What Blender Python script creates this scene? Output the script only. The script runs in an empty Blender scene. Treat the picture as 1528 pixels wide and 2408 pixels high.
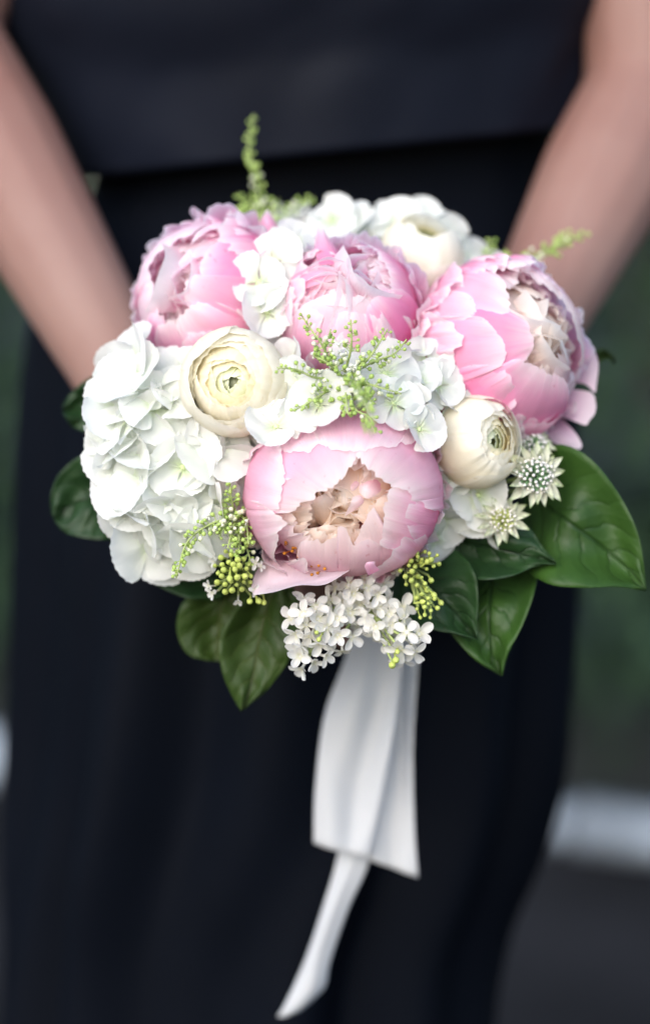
import bpy, bmesh, math, random
from mathutils import Vector, Matrix, noise
rad = math.radians
sc = bpy.context.scene
COL = sc.collection

# ------------------------------------------------------------------ camera, world, sun, exposure
D = 1.10                      # metres from the lens to the plane of focus
S = 0.31 / 1528               # metres per reference unit in that plane (frame = 1528 x 2408 units)
PITCH = 8.5
BOUQUET_H = 0.98
cam_d = bpy.data.cameras.new('camera')
cam = bpy.data.objects.new('camera', cam_d); COL.objects.link(cam)
cam.location = (0, -D * math.cos(rad(PITCH)), BOUQUET_H + D * math.sin(rad(PITCH)))
cam.rotation_euler = (rad(90 - PITCH), 0, 0)
cam_d.sensor_fit = 'HORIZONTAL'; cam_d.sensor_width = 24.0
cam_d.lens = 24.0 * D / 0.31
cam_d.clip_start = 0.05; cam_d.clip_end = 500
cam_d.dof.use_dof = True; cam_d.dof.focus_distance = D - 0.032; cam_d.dof.aperture_fstop = 2.4
sc.camera = cam
CM = Matrix.Translation(cam.location) @ Matrix.Rotation(rad(90 - PITCH), 4, 'X')
C3 = CM.to_3x3()

SUN_EL, SUN_AZ = 32, 203      # compass azimuth, light comes from behind the camera's left shoulder
w = bpy.data.worlds.new('World'); sc.world = w; w.use_nodes = True
nt = w.node_tree; nt.nodes.clear()
sky = nt.nodes.new('ShaderNodeTexSky'); sky.sky_type = 'NISHITA'; sky.sun_disc = False
sky.sun_elevation = rad(SUN_EL); sky.sun_rotation = rad(SUN_AZ)
sky.air_density = 1.0; sky.dust_density = 1.4; sky.ozone_density = 1.0
bg = nt.nodes.new('ShaderNodeBackground'); bg.inputs['Strength'].default_value = 0.14
wo = nt.nodes.new('ShaderNodeOutputWorld')
nt.links.new(sky.outputs[0], bg.inputs[0]); nt.links.new(bg.outputs[0], wo.inputs[0])
sd = bpy.data.lights.new('sun', 'SUN'); sd.energy = 1.25; sd.angle = rad(60); sd.color = (1, 0.975, 0.94)
sun = bpy.data.objects.new('sun', sd); COL.objects.link(sun)
_s = Vector((math.sin(rad(SUN_AZ)) * math.cos(rad(SUN_EL)), math.cos(rad(SUN_AZ)) * math.cos(rad(SUN_EL)), math.sin(rad(SUN_EL))))
sun.rotation_euler = (-_s).to_track_quat('-Z', 'Y').to_euler(); sun.location = (-2, -2, 4)

vs = sc.view_settings
vs.view_transform = 'Standard'; vs.look = 'None'; vs.gamma = 1; vs.use_curve_mapping = False
vs.exposure = 1.20
cy = sc.cycles
cy.use_denoising = True; cy.max_bounces = 12; cy.diffuse_bounces = 8; cy.transmission_bounces = 6
cy.glossy_bounces = 3; cy.caustics_reflective = False; cy.caustics_refractive = False
cy.sample_clamp_indirect = 6

# ------------------------------------------------------------------ geometry helpers
rng = random.Random(7)
def P(px, py, z=0.0):
    """world point at reference position px, py, z centimetres in front of the plane of focus"""
    d = D - z * 0.01
    k = S * d / D
    return CM @ Vector(((px - 764) * k, -(py - 1204) * k, -d))
def sz(z): return S * (D - z * 0.01) / D
def V3(x, y, z): return C3 @ Vector((x, y, z))     # right, up, towards the viewer
def smooth(a, b, x):
    t = max(0.0, min(1.0, (x - a) / (b - a))); return t * t * (3 - 2 * t)
def cr(p, n):
    """Catmull-Rom through p, n+1 samples evenly spaced by chord length"""
    m = len(p)
    if m == 2: return [p[0].lerp(p[1], i / n) for i in range(n + 1)]
    out, seg = [], 12
    for i in range(m - 1):
        a = p[i - 1] if i else p[0] * 2 - p[1]
        d = p[i + 2] if i + 2 < m else p[-1] * 2 - p[-2]
        b, c = p[i], p[i + 1]
        for j in range(seg):
            t = j / seg
            out.append(0.5 * ((2 * b) + (c - a) * t + (2 * a - 5 * b + 4 * c - d) * t * t + (3 * b - a - 3 * c + d) * t ** 3))
    out.append(p[-1].copy())
    L = [0.0]
    for i in range(1, len(out)): L.append(L[-1] + (out[i] - out[i - 1]).length)
    res, k = [], 0
    for i in range(n + 1):
        s = L[-1] * i / n
        while k < len(L) - 2 and L[k + 1] < s: k += 1
        f = (s - L[k]) / max(1e-9, L[k + 1] - L[k])
        res.append(out[k].lerp(out[k + 1], min(1, max(0, f))))
    return res
class MB:
    """collects geometry for one mesh"""
    def __init__(s): s.v, s.f, s.uv, s.mi = [], [], [], []
    def grid(s, rows, mi=0, wrap=False):
        o = len(s.v); nv = len(rows) - 1; nu = len(rows[0]) - 1
        for j, r in enumerate(rows):
            for i, p in enumerate(r):
                s.v.append(p); s.uv.append((i / nu, j / nv))
        for j in range(nv):
            for i in range(nu):
                a = o + j * (nu + 1) + i
                s.f.append((a, a + 1, a + nu + 2, a + nu + 1)); s.mi.append(mi)
        return s
    def tube(s, pts, radii, n=7, mi=0, cap=True):
        rows = []; prev = None
        for i, p in enumerate(pts):
            t = (pts[min(i + 1, len(pts) - 1)] - pts[max(i - 1, 0)]).normalized()
            if prev is None:
                a = t.orthogonal().normalized()
            else:
                a = (prev - t * prev.dot(t)); a = a.normalized() if a.length > 1e-6 else t.orthogonal().normalized()
            prev = a; b = t.cross(a)
            r = radii[i] if isinstance(radii, (list, tuple)) else radii
            rows.append([p + (a * math.cos(2 * math.pi * k / n) + b * math.sin(2 * math.pi * k / n)) * r for k in range(n + 1)])
        s.grid(rows, mi)
        if cap:
            for row, c in ((rows[0], pts[0]), (rows[-1], pts[-1])):
                o = len(s.v); s.v.append(c); s.uv.append((0.5, 0.5))
                for k in range(n + 1): s.v.append(row[k]); s.uv.append((0.5, 0.5))
                for k in range(n): s.f.append((o, o + 1 + k, o + 2 + k)); s.mi.append(mi)
        return s
    def blob(s, c, axis, r, L, n=6, m=4, mi=0, pw=1.0):
        """a lathed bead along axis: radius r, length L"""
        ax = axis.normalized(); a = ax.orthogonal().normalized(); b = ax.cross(a); rows = []
        for j in range(m + 1):
            t = j / m; rr = r * (max(0.0, math.sin(math.pi * t)) ** 0.7) * (1 + 0.35 * (t - 0.5) * pw) + 1e-6
            rows.append([c + ax * (t * L) + (a * math.cos(2 * math.pi * k / n) + b * math.sin(2 * math.pi * k / n)) * rr for k in range(n + 1)])
        return s.grid(rows, mi)
    def mesh(s, name, mats, origin=None, smooth_=True, merge=False):
        o = origin or Vector()
        me = bpy.data.meshes.new(name)
        me.from_pydata([tuple(p - o) for p in s.v], [], s.f)
        uvl = me.uv_layers.new(name='UVMap')
        flat = []
        for poly in s.f:
            for vi in poly: flat.extend(s.uv[vi])
        uvl.data.foreach_set('uv', flat)
        for m in (mats if isinstance(mats, (list, tuple)) else [mats]): me.materials.append(m)
        me.polygons.foreach_set('material_index', s.mi)
        me.polygons.foreach_set('use_smooth', [smooth_] * len(me.polygons))
        if merge:
            bm = bmesh.new(); bm.from_mesh(me); bmesh.ops.remove_doubles(bm, verts=bm.verts, dist=1e-6); bm.to_mesh(me); bm.free()
        me.update(); return me
    def build(s, name, mats, parent=None, smooth_=True, merge=False):
        """parts keep their coordinates relative to the base of the thing"""
        root = parent
        while root is not None and root.parent is not None: root = root.parent
        me = s.mesh(name, mats, root.location.copy() if root is not None else None, smooth_, merge)
        ob = bpy.data.objects.new(name, me); COL.objects.link(ob)
        if parent is not None: ob.parent = parent
        return ob
def thing(name, loc, label, cat, group=None):
    o = bpy.data.objects.new(name, None); COL.objects.link(o)
    o.empty_display_size = 0.01; o.location = loc; o['label'] = label; o['category'] = cat
    if group: o['group'] = group
    return o
def link(name, me, parent, local):
    o = bpy.data.objects.new(name, me); COL.objects.link(o); o.parent = parent; o.matrix_local = local; return o
def frame(y, z):
    """rotation whose Y runs along y and whose Z is close to z"""
    y = y.normalized(); x = y.cross(z)
    x = x.normalized() if x.length > 1e-6 else y.orthogonal().normalized()
    z = x.cross(y)
    return Matrix(((x.x, y.x, z.x), (x.y, y.y, z.y), (x.z, y.z, z.z)))
def slerp(a, b, t):
    d = max(-1, min(1, a.dot(b))); th = math.acos(d)
    if th < 1e-4: return a.lerp(b, t)
    s = math.sin(th)
    return a * (math.sin((1 - t) * th) / s) + b * (math.sin(t * th) / s)

# ------------------------------------------------------------------ materials
def new_mat(name):
    m = bpy.data.materials.new(name); m.use_nodes = True
    n = m.node_tree; n.nodes.clear()
    return m, n, n.nodes.new('ShaderNodeOutputMaterial')
def N(n, t, **kw):
    x = n.nodes.new(t)
    for k, v in kw.items():
        if k in x.inputs: x.inputs[k].default_value = v
        else: setattr(x, k, v)
    return x
def ramp(n, stops, fac):
    r = n.nodes.new('ShaderNodeValToRGB'); e = r.color_ramp.elements
    while len(e) < len(stops): e.new(0.5)
    for el, (p, c) in zip(e, stops): el.position = p; el.color = (*c, 1)
    n.links.new(fac, r.inputs[0]); return r
def petal_mat(name, stops, streak, amount=0.5, trans=0.35, rough=0.55, freq=22, blotch=0.10, bump=0.35):
    m, n, out = new_mat(name); L = n.links.new
    tc = N(n, 'ShaderNodeTexCoord'); oi = N(n, 'ShaderNodeObjectInfo')
    sep = N(n, 'ShaderNodeSeparateXYZ'); L(tc.outputs['UV'], sep.inputs[0])
    # streaks running from base to rim
    comb = N(n, 'ShaderNodeCombineXYZ')
    mu = N(n, 'ShaderNodeMath', operation='MULTIPLY'); mu.inputs[1].default_value = freq; L(sep.outputs[0], mu.inputs[0])
    mv = N(n, 'ShaderNodeMath', operation='MULTIPLY'); mv.inputs[1].default_value = 1.6; L(sep.outputs[1], mv.inputs[0])
    mr = N(n, 'ShaderNodeMath', operation='MULTIPLY'); mr.inputs[1].default_value = 37; L(oi.outputs['Random'], mr.inputs[0])
    L(mu.outputs[0], comb.inputs[0]); L(mv.outputs[0], comb.inputs[1]); L(mr.outputs[0], comb.inputs[2])
    ns = N(n, 'ShaderNodeTexNoise'); ns.inputs['Scale'].default_value = 1; ns.inputs['Detail'].default_value = 5; ns.inputs['Roughness'].default_value = 0.62
    L(comb.outputs[0], ns.inputs['Vector'])
    # uneven rim of the gradient
    nb = N(n, 'ShaderNodeTexNoise'); nb.inputs['Scale'].default_value = 90; L(tc.outputs['Object'], nb.inputs['Vector'])
    ad = N(n, 'ShaderNodeMath', operation='MULTIPLY_ADD'); L(ns.outputs[0], ad.inputs[0]); ad.inputs[1].default_value = 0.30; L(sep.outputs[1], ad.inputs[2])
    sb = N(n, 'ShaderNodeMath', operation='SUBTRACT'); L(ad.outputs[0], sb.inputs[0]); sb.inputs[1].default_value = 0.15
    rp = ramp(n, stops, sb.outputs[0])
    mf = N(n, 'ShaderNodeMapRange'); L(ns.outputs[0], mf.inputs[0]); mf.inputs[1].default_value = 0.46; mf.inputs[2].default_value = 0.68
    mf.inputs[4].default_value = amount
    iv = N(n, 'ShaderNodeMath', operation='SUBTRACT'); iv.inputs[0].default_value = 1.08; L(sep.outputs[1], iv.inputs[1])
    mm = N(n, 'ShaderNodeMath', operation='MULTIPLY'); L(mf.outputs[0], mm.inputs[0]); L(iv.outputs[0], mm.inputs[1]); mm.use_clamp = True
    mx = N(n, 'ShaderNodeMix', data_type='RGBA'); L(mm.outputs[0], mx.inputs[0]); L(rp.outputs[0], mx.inputs[6]); mx.inputs[7].default_value = (*streak, 1)
    br = N(n, 'ShaderNodeTexNoise'); br.inputs['Scale'].default_value = 210; br.inputs['Detail'].default_value = 2; L(tc.outputs['Object'], br.inputs['Vector'])
    bm_ = N(n, 'ShaderNodeMapRange'); L(br.outputs[0], bm_.inputs[0]); bm_.inputs[1].default_value = 0.70; bm_.inputs[2].default_value = 0.78; bm_.inputs[4].default_value = 0.35
    mx2 = N(n, 'ShaderNodeMix', data_type='RGBA'); L(bm_.outputs[0], mx2.inputs[0]); L(mx.outputs[2], mx2.inputs[6]); mx2.inputs[7].default_value = (streak[0] * .75, streak[1] * .7, streak[2] * .6, 1); mx = mx2
    hs = N(n, 'ShaderNodeHueSaturation')
    vr = N(n, 'ShaderNodeMapRange'); L(nb.outputs[0], vr.inputs[0]); vr.inputs[3].default_value = 1 - blotch; vr.inputs[4].default_value = 1 + blotch * 0.5
    L(vr.outputs[0], hs.inputs['Value']); L(mx.outputs[2], hs.inputs['Color'])
    sr = N(n, 'ShaderNodeMapRange'); L(oi.outputs['Random'], sr.inputs[0]); sr.inputs[3].default_value = 0.8; sr.inputs[4].default_value = 1.15
    L(sr.outputs[0], hs.inputs['Saturation'])
    bp = N(n, 'ShaderNodeBump'); bp.inputs['Strength'].default_value = bump; bp.inputs['Distance'].default_value = 0.0012; L(ns.outputs[0], bp.inputs['Height'])
    pr = N(n, 'ShaderNodeBsdfPrincipled'); pr.inputs['Roughness'].default_value = rough; pr.inputs['Specular IOR Level'].default_value = 0.25
    L(hs.outputs[0], pr.inputs['Base Color']); L(bp.outputs[0], pr.inputs['Normal'])
    tr = N(n, 'ShaderNodeBsdfTranslucent'); L(hs.outputs[0], tr.inputs[0]); L(bp.outputs[0], tr.inputs[1])
    ms = N(n, 'ShaderNodeMixShader'); ms.inputs[0].default_value = trans
    L(pr.outputs[0], ms.inputs[1]); L(tr.outputs[0], ms.inputs[2]); L(ms.outputs[0], out.inputs[0])
    return m
def plain_mat(name, col, rough=0.6, var=0.15, scale=60, trans=0.0, bump=0.0, spec=0.4, col2=None, sheen=0.0):
    m, n, out = new_mat(name); L = n.links.new
    tc = N(n, 'ShaderNodeTexCoord'); ns = N(n, 'ShaderNodeTexNoise'); ns.inputs['Scale'].default_value = scale; ns.inputs['Detail'].default_value = 4
    L(tc.outputs['Object'], ns.inputs['Vector'])
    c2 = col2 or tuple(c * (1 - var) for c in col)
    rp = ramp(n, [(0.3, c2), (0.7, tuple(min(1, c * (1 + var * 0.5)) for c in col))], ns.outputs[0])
    pr = N(n, 'ShaderNodeBsdfPrincipled'); pr.inputs['Roughness'].default_value = rough; pr.inputs['Specular IOR Level'].default_value = spec
    if sheen: pr.inputs['Sheen Weight'].default_value = sheen
    L(rp.outputs[0], pr.inputs['Base Color'])
    if bump:
        bp = N(n, 'ShaderNodeBump'); bp.inputs['Strength'].default_value = bump; bp.inputs['Distance'].default_value = 0.002
        L(ns.outputs[0], bp.inputs['Height']); L(bp.outputs[0], pr.inputs['Normal'])
    if trans:
        tr = N(n, 'ShaderNodeBsdfTranslucent'); L(rp.outputs[0], tr.inputs[0])
        ms = N(n, 'ShaderNodeMixShader'); ms.inputs[0].default_value = trans
        L(pr.outputs[0], ms.inputs[1]); L(tr.outputs[0], ms.inputs[2]); L(ms.outputs[0], out.inputs[0])
    else: L(pr.outputs[0], out.inputs[0])
    return m
def leaf_mat(name, dark, mid, vein, rough=0.50, veins=6.0, slant=1.6):
    m, n, out = new_mat(name); L = n.links.new
    def M(op, a, b=None, c=None):
        x = N(n, 'ShaderNodeMath', operation=op)
        for i, q in enumerate((a, b, c)):
            if q is None: continue
            if isinstance(q, (int, float)): x.inputs[i].default_value = q
            else: L(q, x.inputs[i])
        return x.outputs[0]
    tc = N(n, 'ShaderNodeTexCoord'); sep = N(n, 'ShaderNodeSeparateXYZ'); L(tc.outputs['UV'], sep.inputs[0])
    u, v = sep.outputs[0], sep.outputs[1]
    au = M('ABSOLUTE', M('SUBTRACT', u, 0.5))
    wob = N(n, 'ShaderNodeTexNoise'); wob.inputs['Scale'].default_value = 5; L(tc.outputs['UV'], wob.inputs['Vector'])
    ph = M('ADD', M('SUBTRACT', M('MULTIPLY', v, veins), M('MULTIPLY', M('POWER', au, 0.8), slant * 2)), M('MULTIPLY', wob.outputs[0], 0.9))
    fr = M('ABSOLUTE', M('SUBTRACT', M('FRACT', ph), 0.5))           # 0 on a side vein
    side = M('SUBTRACT', 1.0, M('MULTIPLY', fr, 9.0)); side = M('MAXIMUM', side, 0.0)
    side = M('MULTIPLY', side, M('SUBTRACT', 1.0, M('MULTIPLY', au, 1.9)))
    midr = M('MAXIMUM', M('SUBTRACT', 1.0, M('MULTIPLY', au, 38.0)), 0.0)
    ve = M('MAXIMUM', midr, M('MULTIPLY', side, 0.6))
    ns = N(n, 'ShaderNodeTexNoise'); ns.inputs['Scale'].default_value = 45; ns.inputs['Detail'].default_value = 4; L(tc.outputs['Object'], ns.inputs['Vector'])
    rp = ramp(n, [(0.3, dark), (0.72, mid)], ns.outputs[0])
    mx = N(n, 'ShaderNodeMix', data_type='RGBA'); L(M('MULTIPLY', ve, 0.75), mx.inputs[0]); L(rp.outputs[0], mx.inputs[6]); mx.inputs[7].default_value = (*vein, 1)
    fine = N(n, 'ShaderNodeTexVoronoi'); fine.inputs['Scale'].default_value = 420; L(tc.outputs['Object'], fine.inputs['Vector'])
    h = M('SUBTRACT', M('MULTIPLY', fine.outputs[0], 0.12), M('MULTIPLY', ve, 0.8))
    bulge = M('MULTIPLY', fr, 0.9)
    h = M('ADD', h, bulge)
    bp = N(n, 'ShaderNodeBump'); bp.inputs['Strength'].default_value = 0.75; bp.inputs['Distance'].default_value = 0.0012; L(h, bp.inputs['Height'])
    pr = N(n, 'ShaderNodeBsdfPrincipled'); pr.inputs['Roughness'].default_value = rough; pr.inputs['Specular IOR Level'].default_value = 0.34
    L(mx.outputs[2], pr.inputs['Base Color']); L(bp.outputs[0], pr.inputs['Normal'])
    tr = N(n, 'ShaderNodeBsdfTranslucent'); tr.inputs[0].default_value = (mid[0] * 1.5, mid[1] * 1.6, mid[2] * 0.6, 1)
    ms = N(n, 'ShaderNodeMixShader'); ms.inputs[0].default_value = 0.18
    L(pr.outputs[0], ms.inputs[1]); L(tr.outputs[0], ms.inputs[2]); L(ms.outputs[0], out.inputs[0])
    return m

M_PALE = petal_mat('petal_pale_pink', [(0, (.92, .34, .56)), (.36, (.95, .49, .69)), (.74, (.96, .67, .80)), (.97, (.97, .92, .93))], (.90, .34, .58), 0.85, trans=0.58)
M_RICH = petal_mat('petal_rich_pink', [(0, (.90, .09, .37)), (.45, (.94, .25, .53)), (.80, (.95, .47, .69)), (1, (.97, .84, .91))], (.88, .15, .42), 0.7, trans=0.56)
M_MID = petal_mat('petal_mid_pink', [(0, (.92, .14, .39)), (.40, (.95, .35, .58)), (.78, (.96, .59, .75)), (.98, (.97, .91, .93))], (.90, .26, .54), 0.8, trans=0.56)
M_MAUVE = petal_mat('petal_mauve', [(0, (.80, .42, .56)), (.5, (.84, .58, .70)), (1, (.90, .78, .85))], (.72, .36, .56), 0.4, trans=0.42)
M_FADE = petal_mat('petal_faded_lilac', [(0, (.62, .44, .48)), (.6, (.74, .58, .66)), (.92, (.80, .68, .75)), (1, (.90, .84, .87))], (.62, .42, .50), 0.4, trans=0.35)
M_BLUSH = petal_mat('petal_blush', [(0, (.95, .52, .62)), (.5, (.96, .73, .80)), (1, (.97, .90, .92))], (.94, .52, .66), 0.35, trans=0.65)
M_CREAMP = petal_mat('petal_cream_inner', [(0, (.96, .74, .58)), (.5, (.97, .85, .75)), (1, (.97, .92, .88))], (.95, .74, .62), 0.3, trans=0.65)  # peach base stop paints in warm light bounced between the inner petals
M_CREAMWARM = petal_mat('petal_cream_bounce_warm', [(0, (.96, .58, .32)), (.5, (.97, .79, .62)), (1, (.97, .90, .83))], (.95, .60, .40), 0.3, trans=0.65)  # cream petals; interreflected warmth inside the cup is put into this peach colour
M_HYD = petal_mat('petal_hydrangea', [(0, (.70, .82, .50)), (.35, (.80, .83, .775)), (1, (.845, .85, .835))], (.80, .86, .72), 0.35, trans=0.45, freq=8, blotch=0.03, bump=0.2)
M_RAN = petal_mat('petal_ranunculus', [(0, (.90, .82, .56)), (.5, (.95, .91, .78)), (1, (.96, .94, .87))], (.92, .84, .62), 0.35, trans=0.55, freq=9, blotch=0.05)
M_RANI = petal_mat('petal_ranunculus_inner', [(0, (.88, .70, .34)), (.6, (.92, .83, .56)), (1, (.94, .90, .74))], (.87, .72, .38), 0.3, trans=0.5, freq=9)
M_RANG = petal_mat('petal_ranunculus_eye', [(0, (.40, .46, .12)), (.6, (.62, .66, .34)), (1, (.80, .82, .62))], (.56, .60, .26), 0.3, trans=0.2, freq=7)
M_LIL = petal_mat('petal_lilac', [(0, (.78, .77, .55)), (.3, (.85, .84, .80)), (1, (.88, .87, .86))], (.84, .82, .74), 0.25, trans=0.5, freq=5, blotch=0.04)
M_BRACT = petal_mat('astrantia_bract', [(0, (.62, .66, .52)), (.55, (.74, .74, .64)), (.85, (.66, .70, .52)), (1, (.22, .34, .10))], (.36, .48, .26), 0.6, trans=0.25, freq=9, bump=0.5)
M_PIN = plain_mat('astrantia_stalk', (.17, .30, .15), 0.6, 0.3, 300)
M_PINW = plain_mat('astrantia_anther', (.80, .76, .74), 0.7, 0.08, 300)
M_PINY = plain_mat('astrantia_young_stalk', (.46, .50, .20), 0.6, 0.25, 300)
M_BUDG = plain_mat('astilbe_bud_green', (.44, .56, .17), 0.55, 0.3, 260, trans=0.2, col2=(.28, .42, .09))
M_BUDW = plain_mat('astilbe_bud_white', (.76, .79, .58), 0.6, 0.1, 260, trans=0.2)
M_ASTF = plain_mat('astilbe_floret', (.84, .85, .76), 0.7, 0.06, 260, trans=0.25)
M_STEM = plain_mat('flower_stem', (.34, .42, .15), 0.5, 0.3, 120)
M_LBUD = plain_mat('lilac_bud', (.56, .62, .18), 0.5, 0.3, 240, trans=0.2, col2=(.42, .52, .11))
M_STAM = plain_mat('stamen', (.50, .19, .02), 0.6, 0.3, 400)
M_EYE = plain_mat('hydrangea_eye', (.62, .72, .38), 0.6, 0.2, 300)
M_LEAF = leaf_mat('salal_leaf', (.020, .056, .009), (.034, .088, .013), (.008, .028, .005))
M_LEAFD = leaf_mat('salal_leaf_deep', (.012, .036, .012), (.021, .060, .016), (.005, .018, .005), rough=0.48)
M_LEAFU = leaf_mat('salal_leaf_underside', (.024, .050, .009), (.038, .072, .012), (.075, .085, .03), rough=0.5)
M_SATIN = plain_mat('satin_ribbon', (.70, .71, .73), 0.45, 0.03, 30, trans=0.5, spec=0.5, sheen=0.3)
M_SKIN = plain_mat('skin', (.245, .148, .126), 0.5, 0.12, 9, spec=0.22, col2=(.21, .104, .086))
M_SKIN.node_tree.nodes['Principled BSDF'].inputs['Subsurface Weight'].default_value = 0.12
M_SKIN.node_tree.nodes['Principled BSDF'].inputs['Subsurface Radius'].default_value = (0.010, 0.004, 0.002)
M_TOP = plain_mat('navy_satin', (.0050, .0068, .0135), 0.6, 0.25, 7, spec=0.10, bump=0.05)
M_SKIRT = plain_mat('navy_skirt_cloth', (.0020, .0031, .0062), 0.65, 0.25, 6, spec=0.05, bump=0.05)
M_GROUND = plain_mat('dark_paving', (.017, .017, .019), 0.9, 0.6, 2.5, bump=0.3, spec=0.1)
M_STONE = plain_mat('pale_stone', (.34, .39, .45), 0.85, 0.6, 5, bump=0.4, spec=0.1)
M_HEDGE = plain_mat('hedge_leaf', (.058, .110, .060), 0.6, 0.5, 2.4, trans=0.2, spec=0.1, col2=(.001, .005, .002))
M_BARK = plain_mat('bark', (.07, .05, .035), 0.9, 0.4, 30, bump=0.5)
M_SOIL = plain_mat('soil', (.006, .008, .005), 0.95, 0.4, 9, bump=0.5)

# ------------------------------------------------------------------ the setting
mb = MB(); mb.grid([[Vector((x * 60, y * 60, 0)) for x in (-1, -.5, 0, .5, 1)] for y in (-1, -.5, 0, .5, 1)])
g = mb.build('ground', M_GROUND); g['kind'] = 'structure'
mb = MB()
bedL, bedR = Vector((-3.2, 4.35, 0)), Vector((3.2, 1.60, 0))      # line of the kerb
kd = (bedR - bedL).normalized(); kn = Vector((-kd.y, kd.x, 0))
mb.grid([[bedL + kd * (i / 8 * 6.8) + kn * (j / 4 * 3.0) + Vector((0, 0, .05 + .03 * noise.noise(Vector((i, j, 2))))) for i in range(9)] for j in range(5)])
so = mb.build('planting_bed', M_SOIL); so['kind'] = 'structure'
kerb = thing('stone_kerb', bedL, 'low pale stone kerb along the dark shrubs, blurred', 'kerb')
x = 0.0
while x < 6.7:
    l = rng.uniform(.42, .60); h = rng.uniform(.055, .070)
    bm = bmesh.new(); bmesh.ops.create_cube(bm, size=1)
    for v in bm.verts:
        v.co = Vector((v.co.x * (l - .012), v.co.y * .10, (v.co.z + .5) * h)) + Vector([rng.uniform(-.006, .006) for _ in range(3)])
    bmesh.ops.bevel(bm, geom=bm.edges[:], offset=.014, segments=2, affect='EDGES')
    me = bpy.data.meshes.new('stone'); bm.to_mesh(me); bm.free(); me.materials.append(M_STONE)
    me.polygons.foreach_set('use_smooth', [True] * len(me.polygons))
    link('stone', me, kerb, Matrix.Translation(kd * (x + l / 2) - kn * .05) @ Matrix.Rotation(math.atan2(kd.y, kd.x) + rng.uniform(-.02, .02), 4, 'Z'))
    x += l
def shrub(loc, rx, ry, h, n, label, seed):
    r = random.Random(seed); t = thing('shrub', loc, label, 'shrub', 'dark shrubs behind the kerb')
    mb = MB()
    for k in range(6):
        a = r.uniform(0, 6.28); top = loc + Vector((math.cos(a) * rx * .6, math.sin(a) * ry * .6, h * r.uniform(.6, .85)))
        b = loc + Vector((r.uniform(-.08, .08), r.uniform(-.08, .08), 0))
        mb.tube([b, b.lerp(top, .5) + Vector((r.uniform(-.06, .06), r.uniform(-.06, .06), 0)), top], [.024, .016, .006], 6)
    mb.build('trunk', M_BARK, t)
    mb = MB()
    for k in range(n):
        d = Vector([r.gauss(0, 1) for _ in range(3)]).normalized(); d = d / (sum(abs(c) ** 4 for c in d) ** .25); q = r.uniform(.62, 1.0)
        bump = 1 + .22 * noise.noise(d * 2.6 + Vector((seed, 0, 0)))
        p = loc + Vector((d.x * rx, d.y * ry, d.z * h * .5)) * q * bump + Vector((0, 0, h * .52))
        if p.z < .06: continue
        L = r.uniform(.05, .095); y = Vector([r.gauss(0, 1) for _ in range(3)]) + d * .6 - Vector((0, 0, .5)); F = frame(y, d + Vector([r.gauss(0, .5) for _ in range(3)]))
        o = len(mb.v)
        for (a, b2, c) in ((0, 0, 0), (-.24, .45, .05), (0, .5, -.03), (.24, .45, .05), (0, 1, -.08)):
            mb.v.append(p + F @ Vector((a * L, b2 * L, c * L))); mb.uv.append((a + .5, b2))
        mb.f += [(o, o + 2, o + 1), (o, o + 3, o + 2), (o + 1, o + 2, o + 4), (o + 2, o + 3, o + 4)]; mb.mi += [0] * 4
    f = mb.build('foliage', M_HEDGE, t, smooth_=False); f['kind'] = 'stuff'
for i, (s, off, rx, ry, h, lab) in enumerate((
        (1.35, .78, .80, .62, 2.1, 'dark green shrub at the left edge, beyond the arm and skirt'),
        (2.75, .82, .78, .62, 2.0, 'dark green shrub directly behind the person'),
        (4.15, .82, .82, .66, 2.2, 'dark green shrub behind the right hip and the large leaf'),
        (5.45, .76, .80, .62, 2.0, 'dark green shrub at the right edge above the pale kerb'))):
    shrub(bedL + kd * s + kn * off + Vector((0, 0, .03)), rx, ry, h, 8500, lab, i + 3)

# ------------------------------------------------------------------ the person: body, hands, clothes
BIND = P(792, 1225, -9.5); STEM_END = P(830, 1385, -20)
AX = (STEM_END - BIND).normalized()
def capsule(mb, a, b, ra, rb, n=12):
    pts, rr = [], []
    d = (b - a); L = d.length; u = d / L
    for k in range(4):
        th = math.pi / 2 * (k / 4); pts.append(a - u * ra * math.cos(th)); rr.append(max(1e-4, ra * math.sin(th)))
    for k in range(5): pts.append(a.lerp(b, k / 4)); rr.append(ra + (rb - ra) * k / 4)
    for k in range(1, 5):
        th = math.pi / 2 * (k / 4); pts.append(b + u * rb * math.sin(th)); rr.append(max(1e-4, rb * math.cos(th)))
    mb.tube(pts, rr, n, cap=False)
def chain(mb, pts, radii):
    for i in range(len(pts) - 1): capsule(mb, pts[i], pts[i + 1], radii[i], radii[i + 1])
mid0 = P(764, 300, -28)
foot = Vector((mid0.x, mid0.y, 0))
person = thing('person', foot, 'person in a navy top and dark skirt holding the bouquet with both hands', 'person')
bd = MB()
def wz(h, dx=0, dy=0): return Vector((mid0.x + dx, mid0.y + dy, h))
chain(bd, [wz(1.46, 0, .01), wz(1.36)], [.055, .07])                                  # neck
for s in (-1, 1):
    chain(bd, [wz(1.32, s * .07, 0), wz(1.18, s * .045, 0), wz(1.06, s * .045, 0), wz(.94, s * .045, 0), wz(.84, s * .05, 0)], [.08, .042, .036, .044, .060])
    chain(bd, [wz(.88, s * .055), wz(.50, s * .05 - .05, .0), wz(.30, s * .055 - .055, .0), wz(.09, s * .06 - .055, .02)], [.064, .046, .040, .034])
    chain(bd, [wz(.05, s * .07 - .05, .03), wz(.03, s * .08 - .05, -.12)], [.036, .026])
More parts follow.
